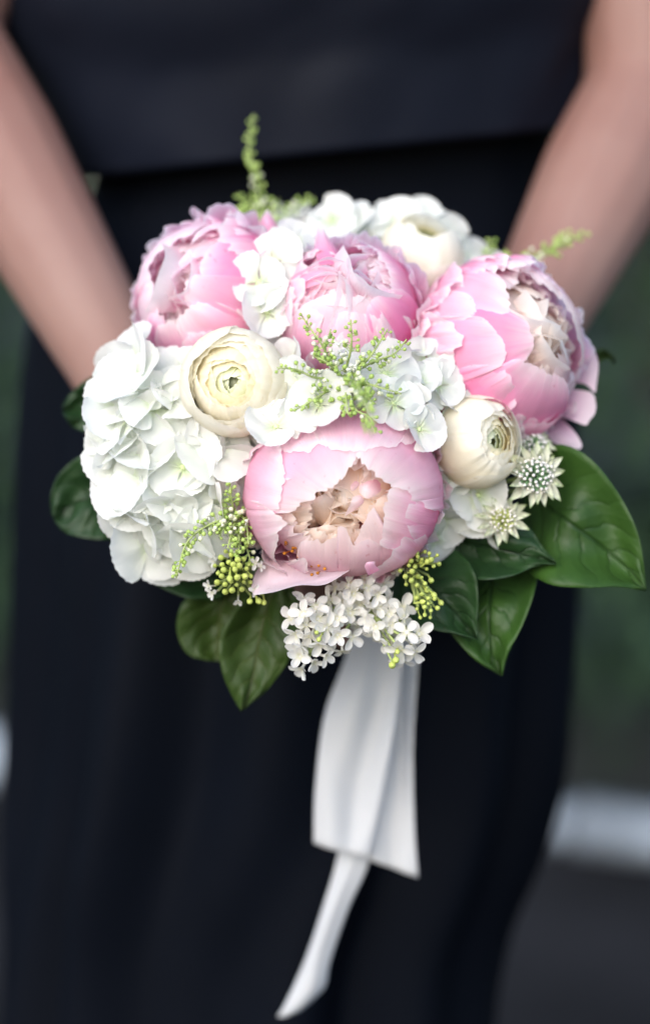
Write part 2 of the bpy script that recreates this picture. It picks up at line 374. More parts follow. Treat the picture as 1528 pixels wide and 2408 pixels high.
def arm(side, sh, el, wr, t0, flip):
    chain(bd, [sh, sh.lerp(el, .5), el], [.050, .045, .0375])
    chain(bd, [el, el.lerp(wr, .30), el.lerp(wr, .7), wr], [.0375, .0385, .0300, .0235])
    # hand closed round the stems
    e1 = V3(side, 0, 0); e1 = (e1 - AX * e1.dot(AX)).normalized()
    e2 = V3(0, 0, 1); e2 = (e2 - AX * e2.dot(AX) - e1 * e2.dot(e1)).normalized()
    for i in range(4):
        c = BIND + AX * (t0 + i * .0205); rr = .0285
        kn_ = c + e1 * (rr + .002) - e2 * .012
        capsule(bd, wr, kn_, .017, .0105)                                             # palm bones
        pts = [kn_]
        for a in (15, 55, 100, 145, 180)[: 5 - (i == 3)]:
            pts.append(c + (e1 * math.cos(rad(a)) + e2 * math.sin(rad(a))) * (rr - .0007 * a / 60))
        chain(bd, pts, [.0102, .0098, .0092, .0086, .0078, .0068][: len(pts)])
    c = BIND + AX * (t0 - .012)
    chain(bd, [wr.lerp(c + e1 * .03, .45), c + e1 * .031 - e2 * .016, c + e1 * .012 - e2 * .030, c - e1 * .014 - e2 * .028], [.0165, .0125, .0105, .0085])
arm(-1, wz(1.37, -.175, .02), P(-160, 75, -23), P(372, 1035, -14.0), .006, 0)
arm(1, wz(1.37, .190, .02), P(1525, 215, -24), P(1165, 925, -15.5), .050, 0)
for s in (-1, 1): chain(bd, [wz(1.36, 0, .01), wz(1.37, s * .175, .02)], [.062, .052])
body = bd.build('body', M_SKIN, person)
rm = body.modifiers.new('remesh', 'REMESH'); rm.mode = 'VOXEL'; rm.voxel_size = .0042; rm.use_smooth_shade = True
sm = body.modifiers.new('smooth', 'SMOOTH'); sm.iterations = 4; sm.factor = .6
def garment(name, rings, mat, folds, seed, hem=None, n=120, thick=.0016, depth=.62):
    """rings: (py, left, right, depth ratio); ellipses lying level in the world"""
    rows = []
    cps = []
    for (py, l, r, dr) in rings:
        a, b = P(l, py, -28), P(r, py, -28); c = (a + b) / 2; c.y = mid0.y
        cps.append((c, (b - a).length / 2, dr))
    # interpolate ring parameters
    K = 46; vecs = [Vector((c.x, c.z, A)) for c, A, dr in cps]; drs = [dr for _, _, dr in cps]
    m = len(vecs)
    for j in range(K + 1):
        f = j / K * (m - 1); i = min(int(f), m - 2); t = f - i
        a = vecs[max(i - 1, 0)]; b = vecs[i]; c = vecs[i + 1]; d = vecs[min(i + 2, m - 1)]
        q = 0.5 * ((2 * b) + (c - a) * t + (2 * a - 5 * b + 4 * c - d) * t * t + (3 * b - a - 3 * c + d) * t ** 3)
        dr = drs[i] + (drs[i + 1] - drs[i]) * t
        row = []
        for k in range(n + 1):
            th = 2 * math.pi * (k % n) / n
            ca, sa = math.cos(th), math.sin(th)
            fo = folds(th, j / K, q.y)
            A = q.z * (1 + fo); B = q.z * dr * (1 + fo * 1.5)
            pz = q.y
            if hem: pz += hem(ca, j / K)
            row.append(Vector((q.x + ca * A, mid0.y + sa * B, pz)))
        rows.append(row)
    mb = MB(); mb.grid(rows); o = mb.build(name, mat, person, merge=True)
    s = o.modifiers.new('solidify', 'SOLIDIFY'); s.thickness = thick; s.offset = -1
    return o
def top_folds(th, v, h):
    return .022 * noise.noise(Vector((math.cos(th) * 3.0 + v * 2.5, math.sin(th) * 3.0 + v * 4.2, v * 3.0 + 5))) * (.5 + v) + .010 * noise.noise(Vector((math.cos(th) * 6 + v * 7, math.sin(th) * 6, v * 9))) + .006 * math.sin(th * 5 + v * 9)
hem_slope = (420 - 300) * S * 1.25 / 2
garment('top', [(-1000, 330, 1200, .55), (-830, 60, 1470, .58), (-560, 20, 1500, .66), (-250, -20, 1450, .70), (0, 12, 1428, .66), (160, 76, 1400, .62), (360, 165, 1365, .64)],
        M_TOP, top_folds, 3, hem=lambda ca, v: ca * hem_slope * smooth(.35, 1, v))
def skirt_folds(th, v, h):
    f = .030 * math.sin(th * 9 + 1.3 + 1.5 * math.sin(v * 3)) + .022 * math.sin(th * 14 + 4 * noise.noise(Vector((v * 2, th, 1))))
    f += .04 * noise.noise(Vector((math.cos(th) * 2.5, math.sin(th) * 2.5, v * 1.5)))
    return f * (.12 + 1.0 * smooth(.12, .6, v)) * 1.8
garment('skirt', [(150, 240, 1290, .40), (430, 225, 1300, .40), (640, 100, 1335, .56), (900, 50, 1345, .60), (1250, 36, 1345, .62), (1600, 28, 1335, .62),
                  (1850, 20, 1322, .60), (2080, 8, 1270, .60), (2300, 0, 1200, .60), (2600, -25, 1180, .60), (3200, -60, 1200, .6), (3900, -80, 1210, .6)],
        M_SKIRT, skirt_folds, 5, n=160)

# ------------------------------------------------------------------ petals laid over a bowl
def sph(px, py, cx, cy_, rx, ry):
    dx, dy = (px - cx) / rx, -(py - cy_) / ry
    q = math.hypot(dx, dy)
    if q < 1e-6: return Vector((0, 0, 1))
    a = math.asin(q) if q <= 1 else math.pi / 2 + (q - 1) * 1.2
    s = math.sin(a)
    return Vector((dx / q * s, dy / q * s, math.cos(a)))
def gore(C, R3, base, edge, layer=0.0, flare=0.0, cup=0.0, jag=.03, teeth=26, nv=16, v0=.12, seed=0, wave=.019, ruffle=0.0, puff=0.0):
    """petal from the flower's base out to its rim 'edge' (unit directions), hugging an ellipsoid"""
    r = random.Random(seed)
    span = sum((edge[i + 1] - edge[i]).length for i in range(len(edge) - 1))
    nu = max(14, min(56, int(span * 34)))
    ed = [e.normalized() for e in cr(edge, nu)]
    so = Vector((r.uniform(0, 50), r.uniform(0, 50), r.uniform(0, 50)))
    jg = []
    for i in range(nu + 1):
        u = i / nu
        j = abs(noise.noise(Vector((u * span * teeth * .55, 0, 0)) + so)) * 1.1 + .6 * max(0, noise.noise(Vector((u * span * 5, 7, 0)) + so)) + r.uniform(0, .35)
        jg.append(j * jag)
    rows = []
    for j in range(nv + 1):
        t = j / nv; v = v0 + (1 - v0) * (1 - (1 - t) ** 1.25)
        row = []
        for i in range(nu + 1):
            u = i / nu; w_ = 2 * u - 1
            vv = v * (1 - jg[i] * smooth(.55, 1, t))
            d = slerp(base, ed[i], vv)
            rr = 1 + layer * (.25 + .75 * t) + flare * smooth(.5, 1, t) + cup * w_ * w_ * (.3 + .7 * t)
            rr += wave * noise.noise(Vector((u * span * 3.2, v * 1.6, 0)) + so) * (.35 + t)
            rr += wave * .45 * noise.noise(Vector((u * span * 13, v * 1.2, 3)) + so)
            if puff: rr += puff * (1 - w_ * w_) * math.sin(math.pi * min(1, t * .92)) ** 1.5
            if ruffle: rr += ruffle * smooth(.45, 1, t) * (noise.noise(Vector((u * span * 5.5, t * .8, 9)) + so) + .5 * noise.noise(Vector((u * span * 12, t, 5)) + so))
            row.append(C + C3 @ Vector((d.x * R3[0] * rr, d.y * R3[1] * rr, d.z * R3[2] * rr)))
        rows.append(row)
    mb = MB(); mb.grid(rows); return mb
def around(axis, th, ph):
    """direction th away from axis at turn ph (radians, camera frame)"""
    a = axis.cross(Vector((0, 1, 0.01))).normalized(); b = a.cross(axis)
    return axis * math.cos(th) + (a * math.cos(ph) + b * math.sin(ph)) * math.sin(th)
def arc_edge(axis, th, ph, half, k=7, dip=.35, r=None, ragged=.04):
    e = []
    for i in range(k):
        w_ = 2 * i / (k - 1) - 1
        e.append(around(axis, th + dip * abs(w_) ** 3 + (r.uniform(-1, 1) * ragged if r else 0), ph + w_ * half))
    return e
def patch(rows, nu=16, nv=22, bow=0.0, jag=0.0, seed=0, wave=0.0):
    """surface through rows of (px, py, z) from base to tip"""
    r = random.Random(seed); so = Vector((seed * 1.7, 3, 1))
    rr = [cr([P(*p) for p in row], nu) for row in rows]
    cols = [cr([row[i] for row in rr], nv) for i in range(nu + 1)]
    out = []
    for j in range(nv + 1):
        row = []
        for i in range(nu + 1):
            u, v = i / nu, j / nv; w_ = 2 * u - 1
            p = cols[i][j].copy()
            p += V3(0, 0, 1) * (bow * (1 - w_ * w_) + wave * noise.noise(Vector((u * 3, v * 3.4, 0)) + so))
            if jag and j == nv: p = p.lerp(cols[i][j - 1], min(.9, jag * r.uniform(0, 1)))
            row.append(p)
        out.append(row)
    mb = MB(); mb.grid(out); return mb
def stem_to(t, start, mat=None, r=.0022, name='stem'):
    r_ = random.Random(int(start.x * 1e5) & 65535)
    j = V3(r_.uniform(-.011, .011), r_.uniform(-.011, .011), r_.uniform(-.008, .008))
    mid = start.lerp(BIND, .55) + V3(0, 0, -.012)
    pts = cr([start, mid, BIND + j, STEM_END + j * 1.1], 14)
    return MB().tube(pts, r, 6).build(name, mat or M_STEM, t)

def blade(L, W, cupv, curl, jag, teeth, seed, nu=12, nv=10, tip=0.0, wave=.04, claw=.12, rnd=.30):
    """petal template along +Y, facing +Z, unit length L"""
    r = random.Random(seed); so = Vector((seed * 3.1, 0, 0)); rows = []
    ph = r.uniform(0, 6)
    for j in range(nv + 1):
        t = j / nv
        row = []
        for i in range(nu + 1):
            w_ = 2 * i / nu - 1
            if tip: prof = claw + (1 - claw) * math.sin(math.pi * min(1, t) ** .85) ** .8; prof = prof * (1 - t ** 6 * .9)
            else: prof = claw + (1 - claw) * smooth(0, .62, t)
            if tip == 2: prof = max(claw, 1 - ((.56 - t) / .56) ** 2 * (1 - claw)) if t < .56 else math.sqrt(max(.004, 1 - ((t - .56) / .44) ** 2))
            x = w_ * W * .5 * prof
            ytop = t if tip else t * (1 - rnd * abs(w_) ** 2.4 * t)
            ytop *= 1 - jag * smooth(.6, 1, t) * (abs(math.sin(w_ * teeth + ph)) + r.uniform(0, .4))
            y = ytop * L
            z = cupv * L * (w_ * w_) * prof * .5 + curl * L * t * t + wave * L * noise.noise(Vector((w_ * 1.6, t * 2.2, 0)) + so)
            row.append(Vector((x, y, z)))
        rows.append(row)
    return MB().grid(rows)
class Peony:
    def __init__(s, zoom, cx, cy_, rx, ry, zc, depth, axis, label, seed):
        s.x0, s.y0, s.k = zoom
        s.cx, s.cy, s.rx, s.ry = cx, cy_, rx, ry
        px, py = s.x0 + s.k * cx, s.y0 + s.k * cy_
        s.C = P(px, py, zc); u = sz(zc) * s.k
        s.R3 = (rx * u, ry * u, depth * rx * u); s.axis = Vector(axis).normalized(); s.base = -s.axis
        s.seed = seed; s.r = random.Random(seed); s.zc = zc; s.kw = {}
        b = s.C + C3 @ Vector((s.base.x * s.R3[0], s.base.y * s.R3[1], s.base.z * s.R3[2]))
        s.t = thing('peony', b, label, 'peony', 'pink peonies in the bouquet')
        stem_to(s.t, b, r=.0028)
        mb = MB(); mb.blob(b + (s.C - b) * -.05, s.C - b, .012, .02, 10, 6); mb.build('receptacle', M_STEM, s.t)
    def petal(s, pts, mat, layer=0.0, base=None, **kw):
        s.seed += 1
        e = [sph(x, y, s.cx, s.cy, s.rx, s.ry) for x, y in pts]
        b = s.base if base is None else Vector(base).normalized()
        k2 = dict(s.kw); k2.update(kw)
        if s.kw.get('cup'): k2['jag'] = k2.get('jag', .03) * 1.3 + .004
        return gore(s.C, s.R3, b, e, layer, seed=s.seed, **k2).build('petal', mat, s.t)
    def inner(s, n, mat, r0, r1, th0, th1, half=.5, jag=.09, axis=None, **kw):
        ax = axis or s.axis
        for i in range(n):
            s.seed += 1; q = s.r.uniform(r0, r1)
            e = arc_edge(ax, s.r.uniform(th0, th1), s.r.uniform(0, 6.28), half * s.r.uniform(.6, 1.3), 8, .25, s.r, .07)
            R3 = tuple(a * q for a in s.R3)
            off = C3 @ (Vector((s.r.uniform(-1, 1), s.r.uniform(-1, 1), 0)) * s.R3[0] * .10 + ax * s.R3[0] * (1 - q) * .42)
            gore(s.C + off, R3, s.base, e, 0, seed=s.seed, jag=jag, teeth=14, wave=.06, nv=14, v0=.3, ruffle=.2, **kw).build('petal', mat, s.t)
    def ring(s, n, mat, q, th, half, axis=None, jag=.10):
        ax0 = axis or s.axis; ph = s.r.uniform(0, 6.28)
        for i in range(n):
            s.seed += 1; q_ = q * s.r.uniform(.90, 1.05); ax = (ax0 + Vector([s.r.gauss(0, .16) for _ in range(3)])).normalized()
            e = arc_edge(ax, th + s.r.uniform(-.2, .2), ph + 6.283 * i / n + s.r.uniform(-.4, .4), half * s.r.uniform(.7, 1.3), 9, .3, s.r, .09)
            off = C3 @ (ax * s.R3[0] * (1 - q) * .45)
            gore(s.C + off, tuple(a * q_ for a in s.R3), s.base, e, 0, seed=s.seed, jag=jag, teeth=14, wave=.06, nv=16, v0=.3, cup=-.05, ruffle=.13, flare=.03).build('petal', mat, s.t)
    def guard(s, n, mats, th0, th1, flare, half=.42, ph=None):
        """loose outer petals that lean away from the ball"""
        for i in range(n):
            s.seed += 1; a = (6.283 * i / n + s.r.uniform(-.35, .35)) if ph is None else ph[i]
            e = arc_edge(s.axis, s.r.uniform(th0, th1), a, half * s.r.uniform(.8, 1.25), 9, .38, s.r, .06)
            gore(s.C, s.R3, s.base, e, .05, seed=s.seed, jag=.05, teeth=12, wave=.03, ruffle=.13, flare=flare * s.r.uniform(.5, 1.3), cup=.04).build('petal', mats[i % len(mats)], s.t)
    def tuft(s, n, mat, depth, L, spread, axis=None, side=(0, 0)):
        """crumpled heart petals standing in the middle of the flower"""
        ax = axis or s.axis; R = s.R3[0]; o = s.t.location
        me = [blade(1, .95 + .2 * k, .5 + .2 * (k % 2), .28 + .12 * (k % 3), .045, 4, s.seed + k, nu=18, nv=14, wave=.11, claw=.3, rnd=.58).mesh('petal', mat) for k in range(4)]
        a = ax.cross(Vector((0, 1, .01))).normalized(); b = a.cross(ax)
        for i in range(n):
            q = (i + .6) / n; ph = i * 2.39996 + s.r.uniform(-.3, .3); th = spread * math.sqrt(q)
            rd = a * math.cos(ph) + b * math.sin(ph); d = ax * math.cos(th) + rd * math.sin(th)
            p0 = s.C + C3 @ (ax * R * depth + rd * R * .10 * math.sqrt(q) + a * side[0] * R + b * side[1] * R)
            nrm = (-rd + ax * .15 + Vector([s.r.gauss(0, .35) for _ in range(3)]))
            F = frame(C3 @ d, C3 @ nrm)
            link('petal', me[i % 4], s.t, Matrix.Translation(p0 - o) @ F.to_4x4() @ Matrix.Scale(L * R * s.r.uniform(.8, 1.15) * (1.05 - .25 * q), 4))
    def free(s, rows, mat, **kw):
        s.seed += 1
        rows = [[(s.x0 + s.k * x, s.y0 + s.k * y, s.zc + z) for x, y, z in row] for row in rows]
        return patch(rows, seed=s.seed, **kw).build('petal', mat, s.t)

# front peony -------------------------------------------------------
p = Peony((558.8, 944.1, .3405), 735, 640, 668, 585, 1.0, .95, (.03, -.13, .99), 'large pale pink cupped peony at the front centre above the white lilac', 100)
p.kw = dict(ruffle=.018, flare=.008, puff=.015)
p.inner(7, M_PALE, .93, .97, 1.15, 1.5, .8, jag=.04)
p.petal([(560, 300), (640, 366), (750, 388), (820, 392), (900, 372), (960, 362), (1040, 366), (1075, 328), (1130, 342), (1195, 300)], M_PALE, .055)
p.petal([(300, 285), (345, 372), (440, 388), (530, 386), (560, 350), (640, 340)], M_PALE, .035)
p.petal([(806, 400), (812, 430), (850, 480), (885, 527), (925, 548), (1000, 585), (1110, 640), (1160, 688), (1218, 696), (1240, 725), (1300, 750), (1350, 748), (1380, 770), (1395, 640)], M_PALE, .025, teeth=34, jag=.035)
p.petal([(830, 395), (800, 432), (770, 492), (735, 545), (700, 600), (610, 640), (540, 685), (465, 722), (395, 765), (330, 745)], M_PALE, .012, jag=.035)
p.petal([(290, 270), (345, 368), (352, 450), (372, 560), (356, 650), (325, 748), (180, 715)], M_PALE, .045)
p.petal([(200, 690), (372, 806), (336, 880), (316, 950), (300, 1040), (325, 1095), (425, 1192)], M_PALE, .06, jag=.025)
p.petal([(330, 1090), (420, 1072), (490, 1044), (505, 1110), (518, 1180), (528, 1245), (440, 1215)], M_PALE, .02, jag=.03)
p.petal([(395, 1080), (412, 1000), (450, 960), (520, 962), (545, 946), (572, 986), (620, 955), (676, 945), (690, 900), (683, 876), (715, 858), (748, 885), (780, 960), (802, 988), (850, 960), (930, 960), (1000, 1000)], M_BLUSH, -.06, base=(0, -.75, -.66), jag=.02, cup=.0)
p.petal([(800, 1000), (835, 940), (852, 880), (890, 800), (940, 735), (958, 776), (985, 860), (1010, 980), (1060, 1040)], M_BLUSH, -.09, base=(.35, -.8, -.5), jag=.02)
p.petal([(1040, 590), (1005, 640), (982, 720), (986, 790), (972, 870), (976, 930), (966, 985), (1040, 1008), (1120, 980)], M_PALE, -.01, base=(.75, -.25, -.6), jag=.03)
p.petal([(1190, 640), (1160, 692), (1130, 780), (1150, 860), (1187, 935), (1270, 1000)], M_MID, .01, base=(.8, -.2, -.55), jag=.012)
p.petal([(1260, 900), (1200, 940), (1122, 918), (1085, 980), (1042, 1002), (1010, 1060), (960, 1110), (905, 1150), (930, 1200)], M_PALE, .035, base=(.6, -.55, -.57), jag=.025)
p.free([[(980, 1165, 3.0), (930, 1190, 3.0), (900, 1200, 2.7)], [(940, 1120, 3.5), (905, 1140, 3.5), (885, 1165, 3.1)], [(950, 1105, 3.5), (895, 1110, 3.6), (876, 1135, 3.2)], [(940, 1135, 3.4), (905, 1120, 3.2), (890, 1140, 2.9)]], M_PALE)
p.free([[(190, 1080, -.6), (330, 1100, .2), (500, 1110, .8), (650, 1110, .9), (800, 1090, .6)], [(120, 1190, -.2), (300, 1200, .7), (480, 1190, 1.2), (640, 1170, 1.4), (790, 1130, 1.0)], [(95, 1290, .5), (260, 1285, 1.3), (440, 1245, 1.9), (620, 1225, 2.0), (780, 1150, 1.5)], [(112, 1340, 1.1), (250, 1318, 2.0), (420, 1272, 2.7), (600, 1265, 2.7), (765, 1172, 2.0)]], M_FADE, jag=.3, wave=.003, nu=30)
p.ring(7, M_BLUSH, .86, .78, .62)
p.ring(6, M_CREAMP, .78, .80, .6)
p.ring(6, M_CREAMWARM, .66, .55, .7)
p.tuft(11, M_CREAMWARM, .10, .62, .75)
p.inner(5, M_CREAMWARM, .50, .62, .15, .5, .6)
p.free([[(520, 900, .8), (560, 850, .9), (600, 800, .8)], [(470, 830, 2.2), (500, 770, 2.4), (560, 720, 2.2)], [(455, 800, 2.6), (475, 745, 2.8), (520, 700, 2.6)]], M_CREAMP, bow=.002, wave=.002)
p.free([[(620, 760, .6), (680, 740, .6), (750, 760, .6)], [(590, 640, 1.8), (690, 610, 2.1), (780, 640, 1.8)], [(600, 580, 2.2), (690, 540, 2.5), (770, 570, 2.2)]], M_CREAMWARM, bow=.002, wave=.003)
p.free([[(780, 880, .8), (840, 850, .9), (880, 800, .8)], [(830, 900, 2.0), (890, 850, 2.2), (930, 780, 2.0)], [(860, 900, 2.5), (915, 850, 2.7), (950, 760, 2.5)]], M_BLUSH, bow=.002, wave=.002)
p.free([[(560, 960, .6), (660, 900, .6), (760, 900, .6)], [(560, 930, 1.6), (650, 860, 1.8), (760, 870, 1.6)], [(560, 880, 2.0), (650, 800, 2.2), (740, 810, 2.0)]], M_CREAMWARM, bow=.002, wave=.003, jag=.3)
p.free([[(560, 850, 1.4), (640, 870, 1.5), (700, 850, 1.4)], [(490, 730, 2.4), (590, 720, 2.9), (690, 730, 2.4)], [(500, 690, 2.6), (600, 640, 3.1), (680, 660, 2.7)]], M_CREAMP, bow=.002)
p.free([[(760, 780, 1.6), (800, 790, 1.6), (840, 770, 1.6)], [(680, 700, 2.4), (740, 720, 2.8), (800, 690, 2.7)], [(665, 640, 2.5), (720, 620, 2.9), (780, 640, 2.8)]], M_CREAMP, bow=.002)
p.free([[(900, 760, 1.6), (930, 720, 1.6), (960, 690, 1.5)], [(840, 740, 2.7), (850, 690, 3.0), (870, 640, 2.7)], [(735, 795, 3.0), (780, 700, 3.3), (800, 640, 2.9)]], M_BLUSH, bow=.002)
p.free([[(880, 500, 2.3), (960, 540, 2.3), (1010, 600, 2.2)], [(840, 570, 2.9), (890, 590, 3.1), (960, 640, 2.9)], [(830, 620, 2.9), (880, 670, 3.1), (935, 662, 3.0)]], M_BLUSH, bow=.002, jag=.3)
p.free([[(760, 480, 2.3), (840, 480, 2.3), (900, 500, 2.2)], [(740, 560, 2.7), (800, 580, 2.9), (870, 560, 2.7)], [(735, 610, 2.6), (780, 640, 2.8), (830, 620, 2.7)]], M_BLUSH, bow=.002, jag=.3)
p.free([[(500, 980, 1.2), (620, 990, 1.4), (740, 960, 1.2)], [(520, 890, 2.0), (620, 900, 2.3), (720, 890, 2.1)], [(540, 870, 2.1), (620, 850, 2.4), (690, 870, 2.2)]], M_CREAMP, bow=.001, jag=.3)
p.free([[(780, 960, 1.2), (820, 960, 1.3), (850, 930, 1.2)], [(750, 890, 2.0), (790, 880, 2.2), (840, 870, 2.0)], [(770, 850, 2.0), (805, 830, 2.2), (845, 850, 2.1)]], M_CREAMP, bow=.001, jag=.3)
st = MB()
for (ox, oy, oz, n_) in ((370, 1000, 1.2, 16), (540, 1150, 1.3, 9)):
    for k in range(n_):
        b0 = P(p.x0 + p.k * (ox + p.r.uniform(-10, 70)), p.y0 + p.k * (oy + p.r.uniform(-20, 40)), p.zc + oz - 1.2)
        b1 = P(p.x0 + p.k * (ox + p.r.uniform(-40, 60)), p.y0 + p.k * (oy + p.r.uniform(-60, 60)), p.zc + oz + p.r.uniform(-.4, .5))
        st.tube([b0, b0.lerp(b1, .6), b1], .0003, 4); st.blob(b1, b1 - b0, .0009, .004, 5, 4)
o_ = st.build('stamens', M_STAM, p.t); o_['kind'] = 'stuff'
p.guard(6, [M_PALE], 1.25, 1.55, .05, .5)

# right peony -------------------------------------------------------
p = Peony((924.9, 520.2, .3405), 715, 885, 575, 585, -3.2, .95, (.52, .06, .85), 'rich pink peony at the right edge of the bouquet, opening to the right', 200)
p.kw = dict(ruffle=.05, flare=.02, cup=-.015, puff=.03)
p.inner(9, M_MID, .92, .98, .95, 1.5, .7, jag=.04)
p.petal([(870, 400), (960, 470), (1060, 555), (1150, 660), (1215, 800), (1252, 950), (1262, 1080), (1200, 1180)], M_BLUSH, .02, jag=.03)
p.petal([(700, 330), (840, 360), (980, 420), (1080, 520), (1140, 600)], M_MID, .03, jag=.04)
p.petal([(330, 470), (430, 405), (560, 405), (720, 408), (840, 415), (915, 396), (985, 400)], M_MID, .05, jag=.025)
p.petal([(380, 400), (500, 398), (610, 405), (715, 450), (740, 520), (770, 610), (764, 695), (640, 720), (520, 700)], M_PALE, .045, jag=.02)
p.petal([(255, 600), (300, 540), (380, 430), (460, 430), (500, 520)], M_PALE, .055, jag=.02)
p.petal([(290, 600), (350, 562), (450, 548), (530, 588), (556, 650), (545, 700), (470, 715), (400, 720)], M_PALE, .075, jag=.012)
p.petal([(170, 620), (240, 600), (300, 640), (350, 715), (330, 780), (250, 800)], M_RICH, .055, jag=.01)
p.petal([(290, 800), (345, 735), (392, 800), (426, 900), (412, 985), (365, 1045), (300, 1000)], M_MID, .085, jag=.01)
p.petal([(480, 740), (560, 715), (640, 755), (700, 830), (742, 935), (728, 1005), (640, 1040), (500, 1030)], M_MID, .06, jag=.012)
p.petal([(600, 720), (700, 700), (780, 720), (862, 742), (892, 800), (922, 870), (904, 935), (862, 985), (740, 1000)], M_RICH, .035, jag=.02)
p.petal([(520, 1010), (640, 1010), (710, 1025), (762, 1080), (802, 1170), (804, 1235), (772, 1290), (680, 1300)], M_RICH, .075, jag=.012)
p.petal([(740, 1080), (745, 1010), (800, 974), (880, 990), (980, 1030), (1080, 1074), (1132, 1130), (1128, 1220), (1090, 1275), (980, 1330)], M_RICH, .065, jag=.015)
p.petal([(820, 1360), (960, 1330), (1100, 1286), (1200, 1250), (1266, 1290), (1272, 1380), (1200, 1452)], M_RICH, .10, jag=.012)
p.petal([(780, 1280), (860, 1310), (960, 1340), (1010, 1400), (1000, 1470)], M_RICH, .06, jag=.012)
p.free([[(1100, 900, -2.2), (1130, 1000, -2.2), (1150, 1120, -2.2)], [(1240, 820, -1.4), (1310, 960, -.9), (1310, 1120, -1.2)], [(1290, 785, -1.1), (1400, 930, -.6), (1385, 1180, -.9)], [(1330, 800, -1.0), (1418, 960, -.5), (1398, 1170, -.8)]], M_MAUVE, bow=-.003)
p.free([[(1100, 1150, -1.6), (1100, 1250, -1.6), (1080, 1330, -1.6)], [(1250, 1160, -.9), (1270, 1270, -.6), (1220, 1370, -.8)], [(1360, 1180, -.5), (1385, 1290, -.2), (1310, 1405, -.5)], [(1395, 1220, -.4), (1400, 1310, -.1), (1340, 1405, -.4)]], M_MAUVE, bow=-.002, jag=.6)
p.free([[(1020, 1380, -1.8), (1060, 1400, -1.8), (1160, 1360, -1.8)], [(1050, 1470, -1.2), (1120, 1450, -1.0), (1220, 1420, -1.2)], [(1130, 1540, -.9), (1200, 1510, -.7), (1270, 1480, -.9)], [(1250, 1572, -.8), (1290, 1572, -.7), (1303, 1545, -.8)]], M_MAUVE, bow=-.001)
p.free([[(820, 420, -2.0), (900, 440, -2.0), (960, 540, -2.0)], [(880, 345, -1.2), (990, 400, -1.0), (1080, 540, -1.2)], [(940, 350, -1.0), (1060, 410, -.8), (1120, 520, -1.0)], [(1010, 385, -.9), (1100, 450, -.8), (1135, 545, -.9)]], M_MAUVE, bow=-.002)
p.guard(7, [M_PALE, M_MID], 1.15, 1.55, .12)
p.guard(4, [M_PALE], .80, 1.0, .06, .34)
AXR = Vector((.50, .08, .86))
p.ring(7, M_BLUSH, .90, .74, .6, AXR)
p.ring(7, M_CREAMP, .80, .56, .6, AXR)
p.ring(6, M_CREAMP, .74, .34, .6, AXR)
p.tuft(14, M_CREAMP, .26, .72, .62, AXR)
p.inner(5, M_CREAMP, .62, .74, .30, .62, .5, axis=AXR)
p.free([[(820, 960, .6), (780, 820, .6), (760, 660, .6)], [(930, 960, 1.8), (900, 800, 2.0), (850, 620, 1.8)], [(985, 990, 2.2), (1005, 900, 2.5), (890, 760, 2.3), (950, 640, 2.1)], [(1000, 985, 2.2), (1012, 880, 2.5), (930, 740, 2.3), (950, 590, 2.1)]][:2] + [[(1000, 985, 2.2), (990, 860, 2.4), (960, 600, 2.1)]], M_CREAMP, jag=.4, wave=.004)
p.free([[(940, 1060, .5), (930, 900, .5), (900, 740, .5)], [(1040, 1050, 1.4), (1050, 880, 1.7), (980, 720, 1.5)], [(1078, 1055, 1.7), (1110, 870, 2.0), (1015, 715, 1.8)]], M_CREAMP, jag=.4, wave=.004)

# left peony --------------------------------------------------------
p = Peony((308.3, 462.4, .2774), 690, 850, 610, 615, -3.9, .9, (-.52, .16, .84), 'rich pink peony at the upper left, opening towards the left arm', 300)
p.kw = dict(ruffle=.06, flare=.03, cup=-.015, puff=.03)
p.inner(8, M_MID, .92, .98, .95, 1.5, .7, jag=.04)
p.petal([(285, 1010), (250, 800), (228, 640), (300, 515), (420, 430), (545, 408)], M_MAUVE, .03, jag=.01)
p.petal([(170, 1160), (90, 1040), (105, 920), (160, 790), (212, 752), (250, 840)], M_MID, .05, jag=.012)
p.petal([(520, 480), (600, 352), (720, 322), (830, 350), (900, 420)], M_MAUVE, .02, jag=.02)
p.petal([(790, 330), (900, 250), (1040, 215), (1180, 240), (1240, 330)], M_MAUVE, .01, jag=.02)
p.petal([(1160, 430), (1000, 358), (850, 420), (720, 490), (640, 580), (604, 680), (640, 742), (760, 765), (900, 770)], M_RICH, .05, jag=.012)
p.petal([(900, 760), (700, 742), (562, 740), (502, 800), (490, 900), (530, 955), (700, 985)], M_MID, .075, jag=.012)
p.petal([(800, 940), (620, 925), (490, 990), (442, 1080), (480, 1130), (640, 1130)], M_MID, .085, jag=.02)
p.petal([(820, 1130), (700, 1130), (560, 1150), (472, 1220), (458, 1290), (520, 1330)], M_RICH, .10, jag=.012)
p.petal([(460, 1080), (395, 1050), (302, 1080), (272, 1180), (292, 1300), (350, 1380), (430, 1420)], M_MID, .07, jag=.02)
p.petal([(330, 1010), (230, 990), (190, 1080), (215, 1200), (240, 1300), (300, 1360)], M_RICH, .04, jag=.02)
p.free([[(1120, 480, -.6), (1200, 500, -.6), (1290, 480, -.6)], [(1100, 330, -.3), (1180, 340, -.1), (1290, 370, -.3)], [(1090, 210, -.3), (1160, 200, 0), (1240, 250, -.3)], [(1135, 130, -.8), (1155, 112, -.7), (1180, 135, -.8)]], M_PALE, bow=.002)
p.guard(8, [M_MID, M_PALE], 1.10, 1.55, .14)
p.guard(5, [M_PALE, M_MID], .75, 1.0, .07, .34)
AXL = Vector((-.48, .12, .86))
p.ring(7, M_MID, .93, .72, .6, AXL)
p.ring(7, M_BLUSH, .84, .54, .6, AXL)
p.ring(6, M_BLUSH, .80, .32, .6, AXL)
p.tuft(9, M_BLUSH, .28, .78, .7, AXL)
